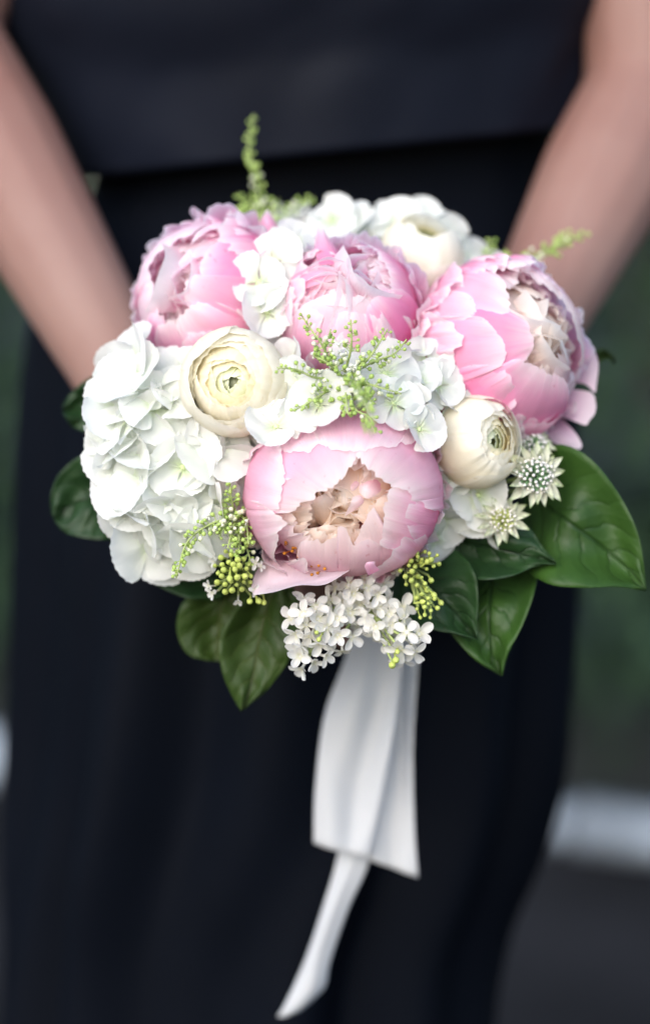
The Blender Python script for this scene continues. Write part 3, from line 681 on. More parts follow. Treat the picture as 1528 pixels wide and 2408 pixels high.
p.tuft(7, M_PALE, .26, .84, .6, AXL)
p.inner(6, M_BLUSH, .64, .80, .25, .65, .5, axis=AXL)

# upper centre peony ------------------------------------------------
p = Peony((539.5, 462.4, .3783), 740, 720, 412, 440, -2.2, .95, (-.03, .42, .90), 'bright pink peony at the top centre, behind the sprig of green buds', 400)
p.kw = dict(ruffle=.06, flare=.03, cup=-.015, puff=.03)
p.inner(8, M_MID, .92, .98, .85, 1.4, .7, jag=.05)
p.petal([(560, 1010), (620, 850), (642, 790), (685, 746), (765, 735), (870, 756), (935, 820), (965, 920), (960, 1020)], M_MID, .075, jag=.015)
p.petal([(400, 800), (480, 702), (560, 666), (640, 640), (760, 640), (840, 662), (900, 720), (880, 830)], M_PALE, .045, jag=.02)
p.petal([(830, 900), (822, 760), (845, 690), (885, 640), (935, 618), (1010, 612), (1070, 650), (1135, 720)], M_RICH, .06, jag=.012)
p.petal([(980, 700), (960, 600), (930, 480), (880, 410), (820, 372), (740, 362)], M_MID, .04, jag=.05, base=(.75, -.2, -.6))
p.petal([(330, 820), (338, 660), (375, 580), (440, 540), (500, 560), (480, 660)], M_MID, .06, jag=.01, base=(-.6, -.45, -.66))
p.petal([(352, 800), (378, 680), (395, 648), (425, 655), (438, 720), (430, 800)], M_PALE, .08, jag=.01, base=(-.35, -.75, -.56))
p.petal([(400, 620), (430, 560), (520, 500), (620, 480), (700, 500), (720, 560)], M_MID, .015, jag=.02, base=(-.6, -.3, -.74))
p.petal([(470, 800), (478, 745), (520, 722), (580, 745), (600, 775), (540, 805)], M_PALE, .085, jag=.01, base=(-.2, -.85, -.48))
p.petal([(430, 480), (500, 420), (560, 390), (640, 380), (700, 420)], M_PALE, .02, jag=.05, base=(-.7, .1, -.7))
p.free([[(560, 420, 2.0), (640, 420, 2.1), (720, 420, 2.0)], [(530, 340, 1.2), (610, 320, 1.4), (690, 370, 1.4)], [(535, 260, .8), (580, 260, 1.0), (640, 290, 1.0)], [(545, 180, .4), (562, 170, .5), (590, 215, .6)]], M_PALE, bow=.002, jag=.3)
p.guard(8, [M_PALE, M_MID], 1.05, 1.5, .14)
p.guard(5, [M_PALE], .70, .95, .07, .34)
AXT = Vector((-.04, .36, .93))
p.ring(8, M_PALE, .96, .66, .5, AXT)
p.ring(8, M_PALE, .90, .48, .5, AXT)
p.ring(6, M_BLUSH, .84, .30, .6, AXT)
p.tuft(9, M_BLUSH, .30, .80, .7, AXT)
p.tuft(7, M_PALE, .28, .86, .6, AXT)
p.inner(6, M_BLUSH, .70, .84, .25, .55, .5, axis=AXT)

# ------------------------------------------------------------------ ranunculus
def ranunculus(px, py, zc, Rpx, ax_out, ax_in, th_out, th_in, layers, label, seed, squash=1.0, drop=None):
    r = random.Random(seed); R = Rpx * sz(zc); C = P(px, py, zc)
    ao, ai = Vector(ax_out).normalized(), Vector(ax_in).normalized(); base = -ao
    b = C + C3 @ (base * R * .95)
    t = thing('ranunculus', b, label, 'ranunculus', 'cream ranunculus in the bouquet'); stem_to(t, b, r=.002)
    k_ = 0
    for k in range(layers):
        f = k / (layers - 1); ax = ao.lerp(ai, f).normalized(); th = th_out + (th_in - th_out) * f ** .8
        Rk = R * (1 - .60 * f); n = 3; ph0 = r.uniform(0, 6.28)
        cc = C + C3 @ (ax * (R - Rk) * .28)
        mat = M_RAN if f < .4 else (M_RANI if f < .75 else M_RANG)
        for i in range(n):
            k_ += 1
            e = arc_edge(ax, th + r.uniform(-.10, .12), ph0 + i * 6.283 / n + r.uniform(-.25, .25), 3.14 / n * 1.35, 9, .22, r, .04)
            gore(cc, (Rk, Rk * squash, Rk), base, e, .035 * (i % 2) + .012 * i, seed=seed * 50 + k_, jag=.012, teeth=8, wave=.02, nv=16, flare=.0, ruffle=.06).build('petal', mat, t)
    mb = MB(); mb.blob(C + C3 @ (ai * R * .05), C3 @ ai, R * .14, R * .36, 12, 8); mb.build('eye', M_RANG, t)
    for (th, ph, half, lay) in (drop or []):
        k_ += 1
        e = arc_edge(ao, th, ph, half, 9, .25, r, .02)
        gore(C, (R, R * squash, R), base, e, lay, seed=seed * 50 + k_, jag=.01, teeth=6, wave=.02, nv=16, flare=.02).build('petal', M_RAN, t)
    return t
ranunculus(553, 897, 1.3, 124, (-.20, .02, .96), (-.02, -.10, .99), .98, .20, 8, 'round cream ranunculus with a pale green eye beside the left hydrangea', 11,
           drop=[(.66, 0.0, .95, .06), (.62, .9, .7, .075), (.75, -.9, .9, .09), (1.05, -2.2, .9, .06)])
ranunculus(1118, 1040, -.2, 100, (.62, .10, .78), (.68, .02, .73), .68, .18, 7, 'small cream ranunculus facing right under the right peony', 12, squash=1.05,
           drop=[(.62, 3.14, 1.0, .06), (.80, -1.9, .9, .08), (.9, 2.1, .9, .07)])
ranunculus(985, 615, -6.2, 96, (.26, .78, .46), (.24, .8, .42), .62, .2, 5, 'cream ranunculus bud seen from the side at the top, between two peonies', 13, squash=1.12,
           drop=[(.45, 4.3, .8, .10), (.75, 5.5, .7, .15), (.95, 3.5, .7, .13), (.55, 1.5, 1.0, .05), (1.1, 4.6, .6, .20)])

# ------------------------------------------------------------------ hydrangea
HPET = [blade(1, 1.22 + .1 * (i % 3), (.10, .24, -.12, .3, .16, -.05)[i], (.06, -.10, .16, -.2, .02, .22)[i], .032, 13, i + 1, nu=26, nv=12, wave=.075).mesh('petal', M_HYD) for i in range(6)]
EYE = MB(); EYE.blob(Vector((0, 0, -.04)), Vector((0, 0, 1)), .085, .15, 8, 5)
EYE.tube([Vector((0, 0, -.9)), Vector((0, 0, 0))], .035, 6, 1); EYE = EYE.mesh('floret', [M_EYE, M_STEM])
def hydrangea(label, florets, base_px, seed):
    r = random.Random(seed); b = P(*base_px)
    t = thing('hydrangea', b, label, 'hydrangea', 'white hydrangea heads in the bouquet'); stem_to(t, b, r=.003)
    for fl in florets:
        px, py, z, nx, ny, size, rot = fl
        n_ = V3(nx, ny, max(.25, 1 - .6 * math.hypot(nx, ny))).normalized(); up = V3(0, 1, 0)
        F = frame((up - n_ * up.dot(n_)), n_) @ Matrix.Rotation(rad(rot), 3, 'Z')
        L = size * sz(z)
        e = link('floret', EYE, t, Matrix.Translation(P(px, py, z) - b) @ F.to_4x4() @ Matrix.Scale(L, 4))
        for k in range(4):
            tilt = r.uniform(-.12, .6); a = k * math.pi / 2 + r.uniform(-.12, .12)
            s_ = r.uniform(.88, 1.12)
            link('petal', HPET[r.randrange(6)], e, Matrix.Rotation(a, 4, 'Z') @ Matrix.Translation((0, .05, .03 * (k % 2))) @ Matrix.Rotation(tilt, 4, 'X') @ Matrix.Scale(s_, 4))
    return t
def dome(px, py): return -9 + 13 * math.sqrt(max(0, 1 - ((px - 790) / 640) ** 2 - ((py - 1000) / 520) ** 2))
def auto(lst, cx, cy_, rx, ry, zc, dz, seed, size=98):
    r = random.Random(seed); out = []
    for q in lst:
        px, py = q[0], q[1]
        dx, dy = (px - cx) / rx, -(py - cy_) / ry; q2 = min(.97, dx * dx + dy * dy)
        z = zc + dz * math.sqrt(1 - q2) + (q[2] if len(q) > 2 else 0)
        out.append((px, py, z + r.uniform(-.7, .5), dx * .75 + r.uniform(-.42, .42), dy * .75 + r.uniform(-.42, .42), size * r.uniform(.86, 1.10), r.uniform(0, 90)))
    return out
left = auto([(x + max(0, 330 - x) * .42, y + (max(0, 960 - y) - max(0, y - 1200)) * .2, *z) for x, y, *z in [(355, 873), (364, 950), (378, 1059), (545, 1100), (393, 1192), (400, 1262), (276, 905), (312, 828), (290, 985), (240, 1035), (285, 1125), (330, 1010, -.6),
             (455, 1020), (470, 1150), (318, 1205), (440, 1300), (395, 1300), (490, 1245), (500, 1060), (262, 1090), (420, 930), (300, 1060), (520, 1180), (430, 1100), (350, 1130), (252, 965), (330, 880), (410, 1150), (300, 1170), (510, 1010), (450, 1080), (270, 1010), (420, 870), (345, 1240), (560, 1040), (380, 1120), (290, 940), (340, 1060), (480, 1200), (420, 1230), (250, 1060), (310, 1110), (395, 990), (460, 1270), (365, 1290)]],
            425, 1075, 245, 320, -3.6, 4.6, 21, 94)
left += auto([(300, 900), (380, 1000), (460, 1100), (340, 1100), (420, 1200), (300, 1010), (500, 1150), (360, 930)], 410, 1075, 245, 320, -5.4, 4.4, 22)
hydrangea('large white hydrangea head filling the left side of the bouquet', left, (520, 1110, -6), 31)
hydrangea('white hydrangea head squeezed between the upper left and top centre peonies',
          auto([(640, 615), (610, 665), (628, 735), (655, 690, -.5), (600, 745), (668, 775), (575, 700, -.6), (690, 570, -1)], 650, 700, 130, 170, -3.4, 2.6, 41, 72), (690, 860, -6), 32)
hydrangea('white hydrangea head around the green sprig in the middle of the bouquet',
          auto([(705, 905), (725, 965), (640, 1012), (905, 880), (935, 945), (880, 955), (770, 960, -.8), (820, 900, -1.2), (960, 975), (690, 860, -.8), (850, 840, -1.5)], 810, 940, 240, 170, .4, 2.4, 42, 78) + [(650, 1004, 3.6, -.2, .45, 78, 20), (748, 952, 4.4, -.1, .25, 74, 40), (925, 950, 3.4, .3, .3, 66, 10), (985, 1010, 3.2, .4, .1, 66, 30)], (800, 1010, -4), 33)
hydrangea('white hydrangea head wedged between the top centre and right peonies',
          auto([(1005, 850), (985, 900), (1030, 905), (1025, 985), (1060, 930, -.6), (985, 1000), (1045, 1040, -.8), (960, 830, -1)], 1010, 930, 130, 170, -1.2, 2.2, 43, 66), (960, 1050, -5), 34)
hydrangea('white hydrangea head at the back of the bouquet top against the black skirt',
          auto([(680, 520), (735, 555), (780, 520), (830, 540), (880, 530), (935, 530), (985, 520), (1035, 575), (1060, 620), (1100, 625), (900, 590), (1010, 560)], 880, 640, 260, 170, -10.5, 3.2, 44, 70), (860, 800, -9), 35)
hydrangea('white hydrangea head showing to the right of the front peony above the dark leaves',
          auto([(1045, 1150), (1070, 1195), (1035, 1225), (1022, 1268), (1060, 1120), (1045, 1090)], 1000, 1170, 120, 150, -2.4, 2.2, 45, 62), (980, 1180, -5), 36)
hydrangea('pale hydrangea florets hanging under the small right ranunculus',
          auto([(1125, 1165), (1120, 1215), (1165, 1235, .2), (1150, 1180)], 1130, 1190, 120, 120, -3.4, 2.0, 46, 74), (1080, 1180, -5), 37)

# ------------------------------------------------------------------ astilbe
def astilbe(label, hub, spikes, fluff, seed, base=None, dens=1.0):
    r = random.Random(seed); b = P(*hub)
    t = thing('astilbe_sprig', b, label, 'astilbe', 'green and white astilbe sprigs')
    stem_to(t, b, r=.0012)
    for pts in spikes:
        w_ = [P(*q) for q in pts]
        n = 24; line = cr(w_, n); L = sum((line[i + 1] - line[i]).length for i in range(n))
        m = MB(); m.tube(line, [.00075 - .0004 * i / n for i in range(n + 1)], 5); sp = m.build('spike', M_STEM, t)
        m = MB(); k = int(L / .0011 * dens)
        for i in range(k):
            f = .12 + .88 * i / k; q = line[min(n, int(f * n))]; tg = (line[min(n, int(f * n) + 1)] - line[max(0, int(f * n) - 1)]).normalized()
            o = tg.orthogonal().normalized(); o = Matrix.Rotation(r.uniform(0, 6.28), 3, tg) @ o
            out = .0027 * (1.05 - .75 * f) * r.uniform(.7, 1.3) + .0004
            br = .00126 * (1.12 - .42 * f) * r.uniform(.8, 1.15)
            c = q + o * out + tg * r.uniform(0, .001)
            m.tube([q, c], .00022, 3, 0, cap=False)
            white = r.random() > .34 + .75 * f
            m.blob(c, o * .8 + tg * .6, br, br * 2.3, 6, 4, 1 if white else 0)
        bu = m.build('buds', [M_BUDG, M_BUDW], sp); bu['kind'] = 'stuff'
    if fluff:
        m = MB()
        for i in range(fluff):
            q = b + V3(r.gauss(0, .0075), r.gauss(0, .0065), r.gauss(0, .004) + .004)
            for k in range(4):
                d = Vector([r.gauss(0, 1) for _ in range(3)]).normalized(); m.tube([q, q + d * r.uniform(.0015, .0032)], [.0003, .0005], 4)
            m.blob(q, V3(0, 0, 1), .0010, .0022, 6, 4)
        o = m.build('florets', M_ASTF, t); o['kind'] = 'stuff'
    return t
def za(x, y, z): return (616.6 + .2522 * x, 712.9 + .2522 * y, z)
H = (790, 672); HZ = 5.2
def sp(*q): return [za(q[0][0], q[0][1], q[0][2])] + [za(*c) for c in q[1:]]
astilbe('spreading sprig of green and white buds in the middle, in front of the top peony', za(770, 680, 3.7), [
    sp((680, 660, 3.7), (560, 390, 4.7), (470, 265, 4.8), (360, 100, 4.7)),
    sp((700, 640, 3.7), (590, 440, 4.3), (640, 240, 4.1)),
    sp((770, 640, 3.9), (830, 400, 4.7), (826, 150, 4.9)),
    sp((820, 660, 3.9), (1000, 500, 4.7), (1170, 240, 4.8)),
    sp((860, 640, 3.5), (1040, 540, 3.5), (1230, 470, 3.5), (1345, 335, 3.4)),
    sp((740, 680, 4.1), (600, 550, 5.1), (475, 490, 5.2)),
    sp((700, 700, 3.8), (480, 690, 4.7), (330, 620, 5.0), (135, 600, 5.0)),
    sp((700, 760, 3.9), (540, 860, 4.9), (400, 945, 5.1), (285, 1005, 5.1)),
    sp((780, 720, 3.9), (780, 880, 5.1), (800, 1040, 5.4)),
    sp((850, 720, 3.9), (1010, 760, 4.7), (1150, 800, 5.0), (1295, 845, 4.9)),
    sp((820, 740, 3.9), (930, 840, 4.9), (1060, 940, 5.1)),
    sp((820, 740, 3.7), (860, 980, 5.1), (1000, 1060, 5.4), (1055, 1210, 5.5)),
    sp((800, 700, 4.1), (890, 770, 7.0), (960, 930, 9.0), (1015, 1240, 10.7)),
    sp((720, 720, 3.8), (650, 820, 4.5), (620, 930, 4.5))], 30, 61, dens=.85)
astilbe('tall sprig of pale buds rising above the upper left peony', (625, 540, -10), [
    [(620, 560, -10), (603, 430, -11), (585, 345, -11.3), (597, 268, -11.5)],
    [(640, 560, -10), (590, 480, -10.5), (560, 455, -10.6)],
    [(625, 545, -9.5), (560, 515, -9.6), (482, 547, -9.8)],
    [(650, 540, -10), (690, 490, -10), (738, 462, -10.2)],
    [(630, 540, -10), (635, 490, -10), (655, 468, -10.4)],
    [(610, 540, -9.8), (570, 500, -9.9), (545, 490, -10)]], 8, 62)
astilbe('pale green sprig behind the right peony in front of the right arm', (1195, 650, -8.5), [
    [(1190, 680, -8), (1240, 610, -8.6), (1310, 578, -9), (1385, 545, -9.4)],
    [(1180, 680, -8), (1195, 625, -8.3), (1180, 592, -8.5)],
    [(1150, 670, -8), (1146, 610, -8.3), (1154, 560, -8.6)],
    [(1280, 600, -8.8), (1320, 570, -9), (1330, 540, -9.2)]], 4, 63)
astilbe('small drooping green sprig between the left hydrangea and the front peony', (556, 1215, 1.2), [
    [(560, 1220, 1.2), (545, 1180, 2.2), (541, 1135, 2.4)],
    [(560, 1220, 1.4), (500, 1230, 2.6), (440, 1275, 3.0), (414, 1360, 2.8)],
    [(556, 1210, 1.4), (548, 1240, 2.2), (535, 1290, 2.4)],
    [(562, 1205, 1.4), (578, 1230, 2.0), (585, 1280, 2.2)],
    [(556, 1230, 1.2), (562, 1265, 2.0), (560, 1310, 2.0)],
    [(550, 1215, 1.4), (530, 1235, 2.4), (515, 1262, 2.6)],
    [(560, 1240, 1.0), (580, 1290, 1.4), (592, 1330, 1.4)]], 6, 64, dens=1.25)

# ------------------------------------------------------------------ lilac
LB = MB(); LB.tube([Vector((0, -1.5, 0)), Vector((0, 0, 0))], [.13, .22], 6)
LB.blob(Vector((0, -.15, 0)), Vector((0, 1, 0)), .50, 1.5, 8, 6, 0, .8); LB = LB.mesh('bud', M_LBUD)
LT = MB(); LT.tube([Vector((0, 0, -1.15)), Vector((0, 0, -.2)), Vector((0, 0, 0))], [.10, .12, .17], 7); LT = LT.mesh('floret', M_LIL)
LPET = [blade(1, .66, (.40, .2, .5)[i], (.10, -.15, .25)[i], .0, 3, 70 + i, nu=10, nv=12, tip=2, wave=.04, claw=.25).mesh('petal', M_LIL) for i in range(3)]
def lilac(label, name, base, buds, florets, seed, cat='lilac', group=None):
    r = random.Random(seed); b = P(*base); t = thing(name, b, label, cat, group); stem_to(t, b, r=.0016)
    tw = MB()
    for (px, py, z, R) in buds:
        c = P(px, py, z); d = (c - b); d = (d.normalized() * .5 + V3(0, 0, .8) + Vector([r.gauss(0, .28) for _ in range(3)])).normalized()
        F = frame(d, V3(.3, .8, .1)); Lr = R * sz(z)
        link('bud', LB, t, Matrix.Translation(c - b) @ F.to_4x4() @ Matrix.Scale(Lr, 4))
        tw.tube([b, b.lerp(c, .6) + V3(0, 0, -.003), c - d * Lr * 1.4], .0006, 4)
    for (px, py, z, R, nx, ny) in florets:
        c = P(px, py, z); n_ = V3(nx, ny, max(.15, 1 - .7 * math.hypot(nx, ny))).normalized(); up = V3(.1, 1, 0)
        F = frame(up - n_ * up.dot(n_), n_) @ Matrix.Rotation(r.uniform(0, 1.57), 3, 'Z'); Lr = R * sz(z)
        e = link('floret', LT, t, Matrix.Translation(c - b) @ F.to_4x4() @ Matrix.Scale(Lr, 4))
        op = r.uniform(-.15, .55)
        for k in range(4):
            link('petal', LPET[r.randrange(3)], e, Matrix.Rotation(k * math.pi / 2 + r.uniform(-.1, .1), 4, 'Z') @ Matrix.Translation((0, .08, -.02)) @ Matrix.Rotation(op + r.uniform(-.15, .15), 4, 'X') @ Matrix.Scale(r.uniform(.9, 1.1), 4))
        tw.tube([b, b.lerp(c, .6) + V3(0, 0, -.002), c - n_ * Lr * 1.1], .0006, 4)
    tw.build('twigs', M_STEM, t)
    return t
r = random.Random(5)
buds = [(548 + 46 * math.sqrt(q) * math.cos(a), 1345 + 52 * math.sqrt(q) * math.sin(a), 2.6 - 1.3 * q, r.uniform(10, 17)) for q, a in [((i + .5) / 30, i * 2.39996) for i in range(30)]]
buds += [(605, 1408, 1.2, 16), (620, 1412, 1.1, 14), (588, 1410, 1.2, 15)]
lilac('round cluster of lime green lilac buds at the lower left of the front peony', 'lilac_bud_cluster', (560, 1350, -.2), buds,
      [(505, 1318, 1.2, 20, -.6, .3), (600, 1325, 1.6, 17, .5, .2), (598, 1388, 1.8, 17, .5, -.2), (500, 1395, 1.0, 17, -.6, -.3), (492, 1378, .9, 15, -.7, 0), (560, 1412, 1.0, 14, 0, -.7), (612, 1332, 1.5, 14, .7, .1)], 71, group='green lilac bud clusters')
buds = []
for (cx, cy_, rx, ry, n) in ((960, 1345, 24, 34, 9), (1008, 1318, 26, 24, 9), (1004, 1420, 32, 36, 16), (990, 1370, 26, 18, 6), (975, 1312, 20, 16, 4)):
    for i in range(n):
        q = (i + .5) / n; a = i * 2.39996; buds.append((cx + rx * math.sqrt(q) * math.cos(a), cy_ + ry * math.sqrt(q) * math.sin(a), 2.2 - 1.0 * q, r.uniform(8.5, 14.5)))
lilac('hanging cluster of lime green lilac buds right of the white lilac, over a dark leaf', 'lilac_bud_cluster', (955, 1320, -.5), buds, [(932, 1345, .6, 12, 0, -.5)], 72, group='green lilac bud clusters')
fl = []
for (cx, cy_, rx, ry, n, z0) in ((845, 1395, 74, 52, 14, 1.8), (732, 1470, 62, 62, 13, 2.4), (800, 1480, 50, 58, 7, 2.0), (905, 1465, 68, 44, 11, 1.8), (955, 1512, 42, 42, 7, 2.2), (730, 1550, 50, 30, 5, 2.0)):
    for i in range(n):
        q = (i + .5) / n; a = i * 2.39996 + cx; x_, y_ = rx * math.sqrt(q) * math.cos(a), ry * math.sqrt(q) * math.sin(a)
        fl.append((cx + x_, cy_ + y_, z0 - 1.1 * q + r.uniform(-.4, .6), r.uniform(25, 37), x_ / rx * .7 + r.uniform(-.35, .35), -y_ / ry * .7 + r.uniform(-.35, .25) - .15))
lilac('white lilac panicle hanging under the front peony, above the ribbon', 'white_lilac', (845, 1390, -.6),
      [(752, 1500, 2.8, 12), (930, 1548, 2.6, 17), (922, 1562, 2.5, 18), (745, 1486, 2.7, 11), (934, 1528, 2.6, 13)], fl, 73)

# ------------------------------------------------------------------ astrantia
BR = [blade(1, .36, .5, .05, 0, 3, 90 + i, nu=6, nv=9, tip=1, wave=.05, claw=.35).mesh('bract', M_BRACT) for i in range(3)]
def astrantia(label, px, py, z, R, nrm, pins, young, seed):
    r = random.Random(seed); c = P(px, py, z); n_ = V3(*nrm).normalized(); t = thing('astrantia', c, label, 'astrantia', 'pale green astrantia flowers'); stem_to(t, c - n_ * .002, r=.0011)
    up = V3(0, 1, 0); F = frame(up - n_ * up.dot(n_), n_); L = R * sz(z)
    for ring, (n, tilt, s_) in enumerate(((13, .18, 1.0), (11, .38, .86))):
        for k in range(n):
            a = 2 * math.pi * (k + .5 * ring) / n + r.uniform(-.1, .1)
            link('bract', BR[r.randrange(3)], t, F.to_4x4() @ Matrix.Rotation(a, 4, 'Z') @ Matrix.Translation((0, L * .10, 0)) @ Matrix.Rotation(tilt + r.uniform(-.12, .12), 4, 'X') @ Matrix.Scale(L * s_ * r.uniform(.85, 1.05), 4))
    m = MB()
    for i in range(pins):
        q = (i + .5) / pins; th = math.acos(1 - q * .82); a = i * 2.39996
        d = F @ Vector((math.sin(th) * math.cos(a), math.sin(th) * math.sin(a), math.cos(th)))
        l = L * .56 * r.uniform(.85, 1.05); b0 = c + n_ * L * .04
        m.tube([b0 + d * l * .2, b0 + d * l * .8, b0 + d * l], [.0004, .0009, .0006], 5, 0)
        m.blob(b0 + d * l * .96, d, .00085 if not young else .0006, .0016, 6, 4, 1)
        for k in range(1):
            d2 = (d + Vector([r.gauss(0, .2) for _ in range(3)])).normalized(); m.tube([b0 + d * l * .7, b0 + d2 * l * 1.08], .00016, 3, 0); m.blob(b0 + d2 * l * 1.06, d2, .0005, .001, 5, 3, 1)
    o = m.build('florets', [M_PINY if young else M_PIN, M_PINW], t); o['kind'] = 'stuff'
astrantia('star shaped pale astrantia with dark green centre, largest of the three', 1252, 1118, -.4, 80, (.28, .05, .95), 60, False, 1)
astrantia('yellowish young astrantia under the small ranunculus, lowest of the three', 1180, 1226, -.7, 62, (-.05, .30, .95), 44, True, 2)
astrantia('astrantia half hidden under the right peony, uppermost of the three', 1252, 1052, -2.2, 52, (.25, .6, .7), 30, False, 3)

# ------------------------------------------------------------------ salal leaves
def leaf(label, rows, mat, nu=18, nv=26, bow=-.004, wave=.007, seed=0, stalk=True, fwd=0.0):
    rows = [[(x, y, z + fwd * min(1, k / 2)) for x, y, z in q] for k, q in enumerate(rows)]
    b = P(*rows[0][1]); t = thing('salal_leaf', b, label, 'leaf', 'glossy green leaves around the bouquet')
    m = patch(rows, nu, nv, 0, 0, seed, wave)
    # keel along the midrib
    for i, v in enumerate(m.v):
        u = m.uv[i][0]; vv = m.uv[i][1]; m.v[i] = v + V3(0, 0, 1) * bow * (1 - abs(2 * u - 1)) * (1 - vv * .6)
    o = m.build('blade', mat, t); s = o.modifiers.new('solidify', 'SOLIDIFY'); s.thickness = .0004; s.offset = 0
    if stalk: stem_to(t, b + V3(0, 0, -.001), r=.0010, name='stalk')
def tri(a, b, c, z): return [(a[0], a[1], z[0]), (b[0], b[1], z[1]), (c[0], c[1], z[2])]
leaf('broad glossy leaf at the far right, tip pointing down right', [
    tri((1262, 1100), (1235, 1150), (1210, 1200), (-5, -5, -5)), tri((1300, 1046), (1285, 1208), (1225, 1320), (-4.2, -4.2, -3.8)),
    tri((1378, 1072), (1340, 1243), (1285, 1372), (-4, -4.2, -3)), tri((1452, 1160), (1420, 1296), (1372, 1382), (-4, -4, -2.6)),
    tri((1500, 1262), (1475, 1345), (1450, 1380), (-3.8, -3.8, -2.8)), tri((1519, 1378), (1519, 1385), (1517, 1390), (-3.4, -3.4, -3.4))], M_LEAF, fwd=2.6, seed=1)
leaf('dark leaf under the astrantia with its tip pointing right', [
    tri((1030, 1200), (1020, 1240), (1010, 1290), (-3.6, -3.6, -3.4)), tri((1110, 1190), (1090, 1270), (1060, 1350), (-3, -3.2, -2.6)),
    tri((1190, 1205), (1165, 1295), (1130, 1363), (-2.6, -2.8, -2.2)), tri((1246, 1240), (1230, 1310), (1200, 1355), (-2.4, -2.6, -2.0)),
    tri((1276, 1286), (1272, 1318), (1258, 1332), (-2.2, -2.3, -2.0)), tri((1306, 1322), (1307, 1325), (1304, 1328), (-2.0, -2, -2))], M_LEAFD, fwd=1.6, seed=2)
leaf('pointed leaf hanging lowest on the right side, tip straight down', [
    tri((1200, 1250), (1120, 1290), (1060, 1300), (-5, -5, -5)), tri((1266, 1310), (1135, 1368), (1040, 1400), (-4, -4.6, -4.2)),
    tri((1256, 1394), (1138, 1440), (1040, 1460), (-3.6, -4.4, -4)), tri((1230, 1466), (1145, 1495), (1068, 1500), (-3.4, -4.2, -3.8)),
    tri((1196, 1534), (1158, 1540), (1116, 1552), (-3.4, -4, -3.6)), tri((1181, 1588), (1178, 1590), (1174, 1587), (-3.6, -3.6, -3.6))], M_LEAF, fwd=2.6, seed=3)
leaf('dark leaf behind the hanging green buds with a short pointed tip', [
    tri((1000, 1270), (930, 1310), (880, 1360), (-3.4, -3.4, -3.4)), tri((1080, 1300), (985, 1345), (900, 1420), (-2.6, -3, -2.8)),
    tri((1116, 1350), (1035, 1392), (950, 1465), (-2.2, -2.8, -2.4)), tri((1124, 1410), (1080, 1440), (1020, 1482), (-2.0, -2.6, -2.2)),
    tri((1121, 1465), (1106, 1480), (1075, 1492), (-2, -2.3, -2.1)), tri((1124, 1502), (1122, 1504), (1119, 1502), (-2, -2, -2))], M_LEAFD, fwd=1.6, seed=4)
leaf('pointed green leaf hanging at the bottom left, lowest leaf of all', [
    tri((600, 1380), (640, 1385), (690, 1380), (-3.6, -3.6, -3.6)), tri((548, 1442), (622, 1430), (708, 1440), (-2.8, -3.4, -2.8)),
    tri((516, 1512), (603, 1510), (700, 1505), (-2.6, -3.2, -2.6)), tri((522, 1580), (590, 1575), (672, 1566), (-2.6, -3, -2.6)),
    tri((544, 1636), (577, 1634), (622, 1630), (-2.8, -3, -2.8)), tri((565, 1670), (567, 1673), (570, 1670), (-3, -3, -3))], M_LEAFU, seed=5)
leaf('rounded olive leaf half hidden behind the lowest left leaf', [
    tri((520, 1370), (560, 1370), (600, 1390), (-5, -5, -5)), tri((440, 1405), (520, 1420), (600, 1440), (-4.6, -5, -4.6)),
    tri((416, 1460), (510, 1475), (610, 1490), (-4.6, -5, -4.6)), tri((422, 1510), (500, 1520), (600, 1530), (-4.6, -4.9, -4.6)),
    tri((450, 1545), (505, 1550), (575, 1552), (-4.7, -4.8, -4.7)), tri((515, 1556), (522, 1558), (530, 1556), (-4.8, -4.8, -4.8))], M_LEAFU, seed=6)
leaf('dark glossy leaf under the lower edge of the left hydrangea', [
    tri((560, 1330), (540, 1370), (520, 1412), (-4, -4, -4)), tri((470, 1270), (450, 1335), (430, 1404), (-3.6, -4, -3.2)),
    tri((390, 1230), (365, 1300), (350, 1366), (-3.6, -4, -3.2)), tri((330, 1220), (315, 1270), (300, 1318), (-3.8, -4, -3.6)), tri((292, 1240), (289, 1250), (288, 1262), (-4, -4, -4))], M_LEAFD, seed=7)
leaf('dark rounded leaf at the far left, level with the front peony', [
    tri((330, 1160), (320, 1190), (310, 1258), (-6, -6, -6)), tri((262, 1066), (262, 1160), (268, 1268), (-5.6, -6.0, -5.2)),
    tri((195, 1070), (205, 1175), (222, 1268), (-5.4, -5.8, -5)), tri((140, 1114), (160, 1196), (182, 1262), (-5.4, -5.6, -5)),
    tri((120, 1165), (135, 1210), (152, 1252), (-5.5, -5.6, -5.4)), tri((122, 1205), (124, 1214), (130, 1228), (-5.6, -5.6, -5.6))], M_LEAFD, seed=8)
leaf('green leaf at the upper left edge, in front of the left wrist', [
    tri((330, 900), (300, 960), (280, 1020), (-7, -7, -7)), tri((258, 874), (250, 945), (238, 1020), (-6.6, -7, -6.6)),
    tri((198, 898), (195, 955), (196, 1014), (-6.5, -6.8, -6.5)), tri((160, 932), (160, 965), (166, 1000), (-6.5, -6.6, -6.5)), tri((148, 958), (148, 966), (151, 976), (-6.5, -6.5, -6.5))], M_LEAFD, seed=9)
leaf('small narrow green leaf poking out right of the right peony', [
    tri((1380, 850), (1385, 865), (1385, 880), (-7, -7, -7)), tri((1405, 822), (1408, 838), (1412, 850), (-7, -7.2, -7)), tri((1428, 824), (1428, 836), (1426, 845), (-7.2, -7.3, -7.2)), tri((1447, 850), (1446, 852), (1445, 854), (-7.4, -7.4, -7.4))], M_LEAFU, seed=10)

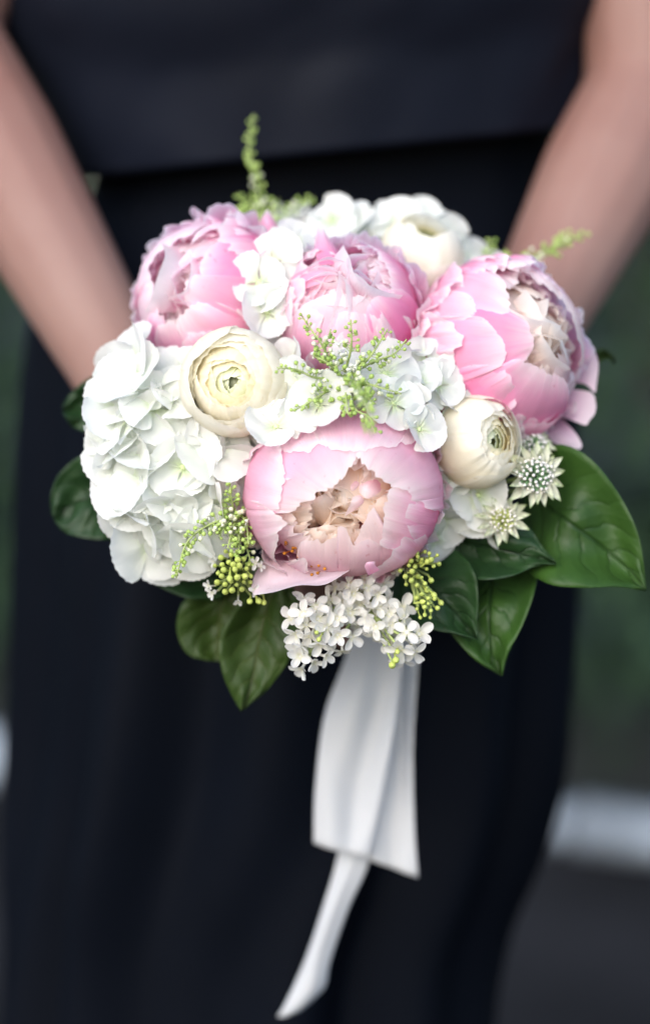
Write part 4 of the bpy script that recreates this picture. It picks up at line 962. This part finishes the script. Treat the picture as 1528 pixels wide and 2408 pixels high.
# ------------------------------------------------------------------ ribbon
rib = thing('ribbon', BIND + AX * .03, 'white satin ribbon hanging in long tails below the bouquet', 'ribbon')
m = MB(); pts = [BIND + AX * (.005 + .011 * i) for i in range(12)]; m.tube(pts, [.019 - .0004 * i for i in range(12)], 20, cap=False); m.build('wrap', M_SATIN, rib)
def tail(rows, nu=14, nv=40, wave=.003, seed=0):
    o = patch([[(x, y, z - 4.5) for x, y, z in q] for q in rows], nu, nv, 0, 0, seed, wave).build('tail', M_SATIN, rib); s = o.modifiers.new('solidify', 'SOLIDIFY'); s.thickness = .0003; s.offset = 0
tail([[(850, 1400, -9), (885, 1400, -8.8), (915, 1400, -8.7), (945, 1400, -9)], [(812, 1545, -7.4), (855, 1545, -6.9), (900, 1545, -7.2), (945, 1545, -6.8)], [(763, 1680, -6.8), (815, 1680, -6.3), (880, 1680, -6.7), (932, 1680, -6.3)],
      [(741, 1850, -6.6), (790, 1850, -6.2), (850, 1850, -6.6), (902, 1850, -6.3)], [(737, 1984, -6.5), (770, 1996, -6.3), (820, 2008, -6.5), (868, 2018, -6.4)]], seed=1)
tail([[(880, 1400, -9.5), (930, 1400, -9.8), (985, 1400, -9.5)], [(885, 1550, -8.2), (940, 1550, -8.6), (982, 1550, -7.8)], [(880, 1750, -7.6), (935, 1750, -8.0), (970, 1750, -7.2)],
      [(868, 1920, -7.4), (930, 1930, -7.7), (974, 1940, -7.1)], [(866, 2022, -7.4), (925, 2044, -7.5), (983, 2066, -7.2)]], seed=2)
tail([[(820, 1640, -7.6), (850, 1640, -7.7), (890, 1640, -7.6)], [(806, 1900, -7.6), (845, 1900, -7.5), (885, 1900, -7.6)], [(792, 2020, -7.7), (826, 2025, -7.5), (866, 2030, -7.7)],
      [(762, 2125, -7.9), (784, 2132, -7.6), (818, 2140, -8.0)], [(724, 2240, -8.1), (744, 2250, -7.7), (776, 2262, -8.3)], [(694, 2312, -8.2), (730, 2325, -7.8), (766, 2318, -8.6)], [(664, 2374, -8.2), (700, 2372, -8.0), (744, 2344, -8.6)], [(652, 2392, -8.2), (672, 2392, -8.1), (704, 2380, -8.5)]], seed=3, wave=.001)
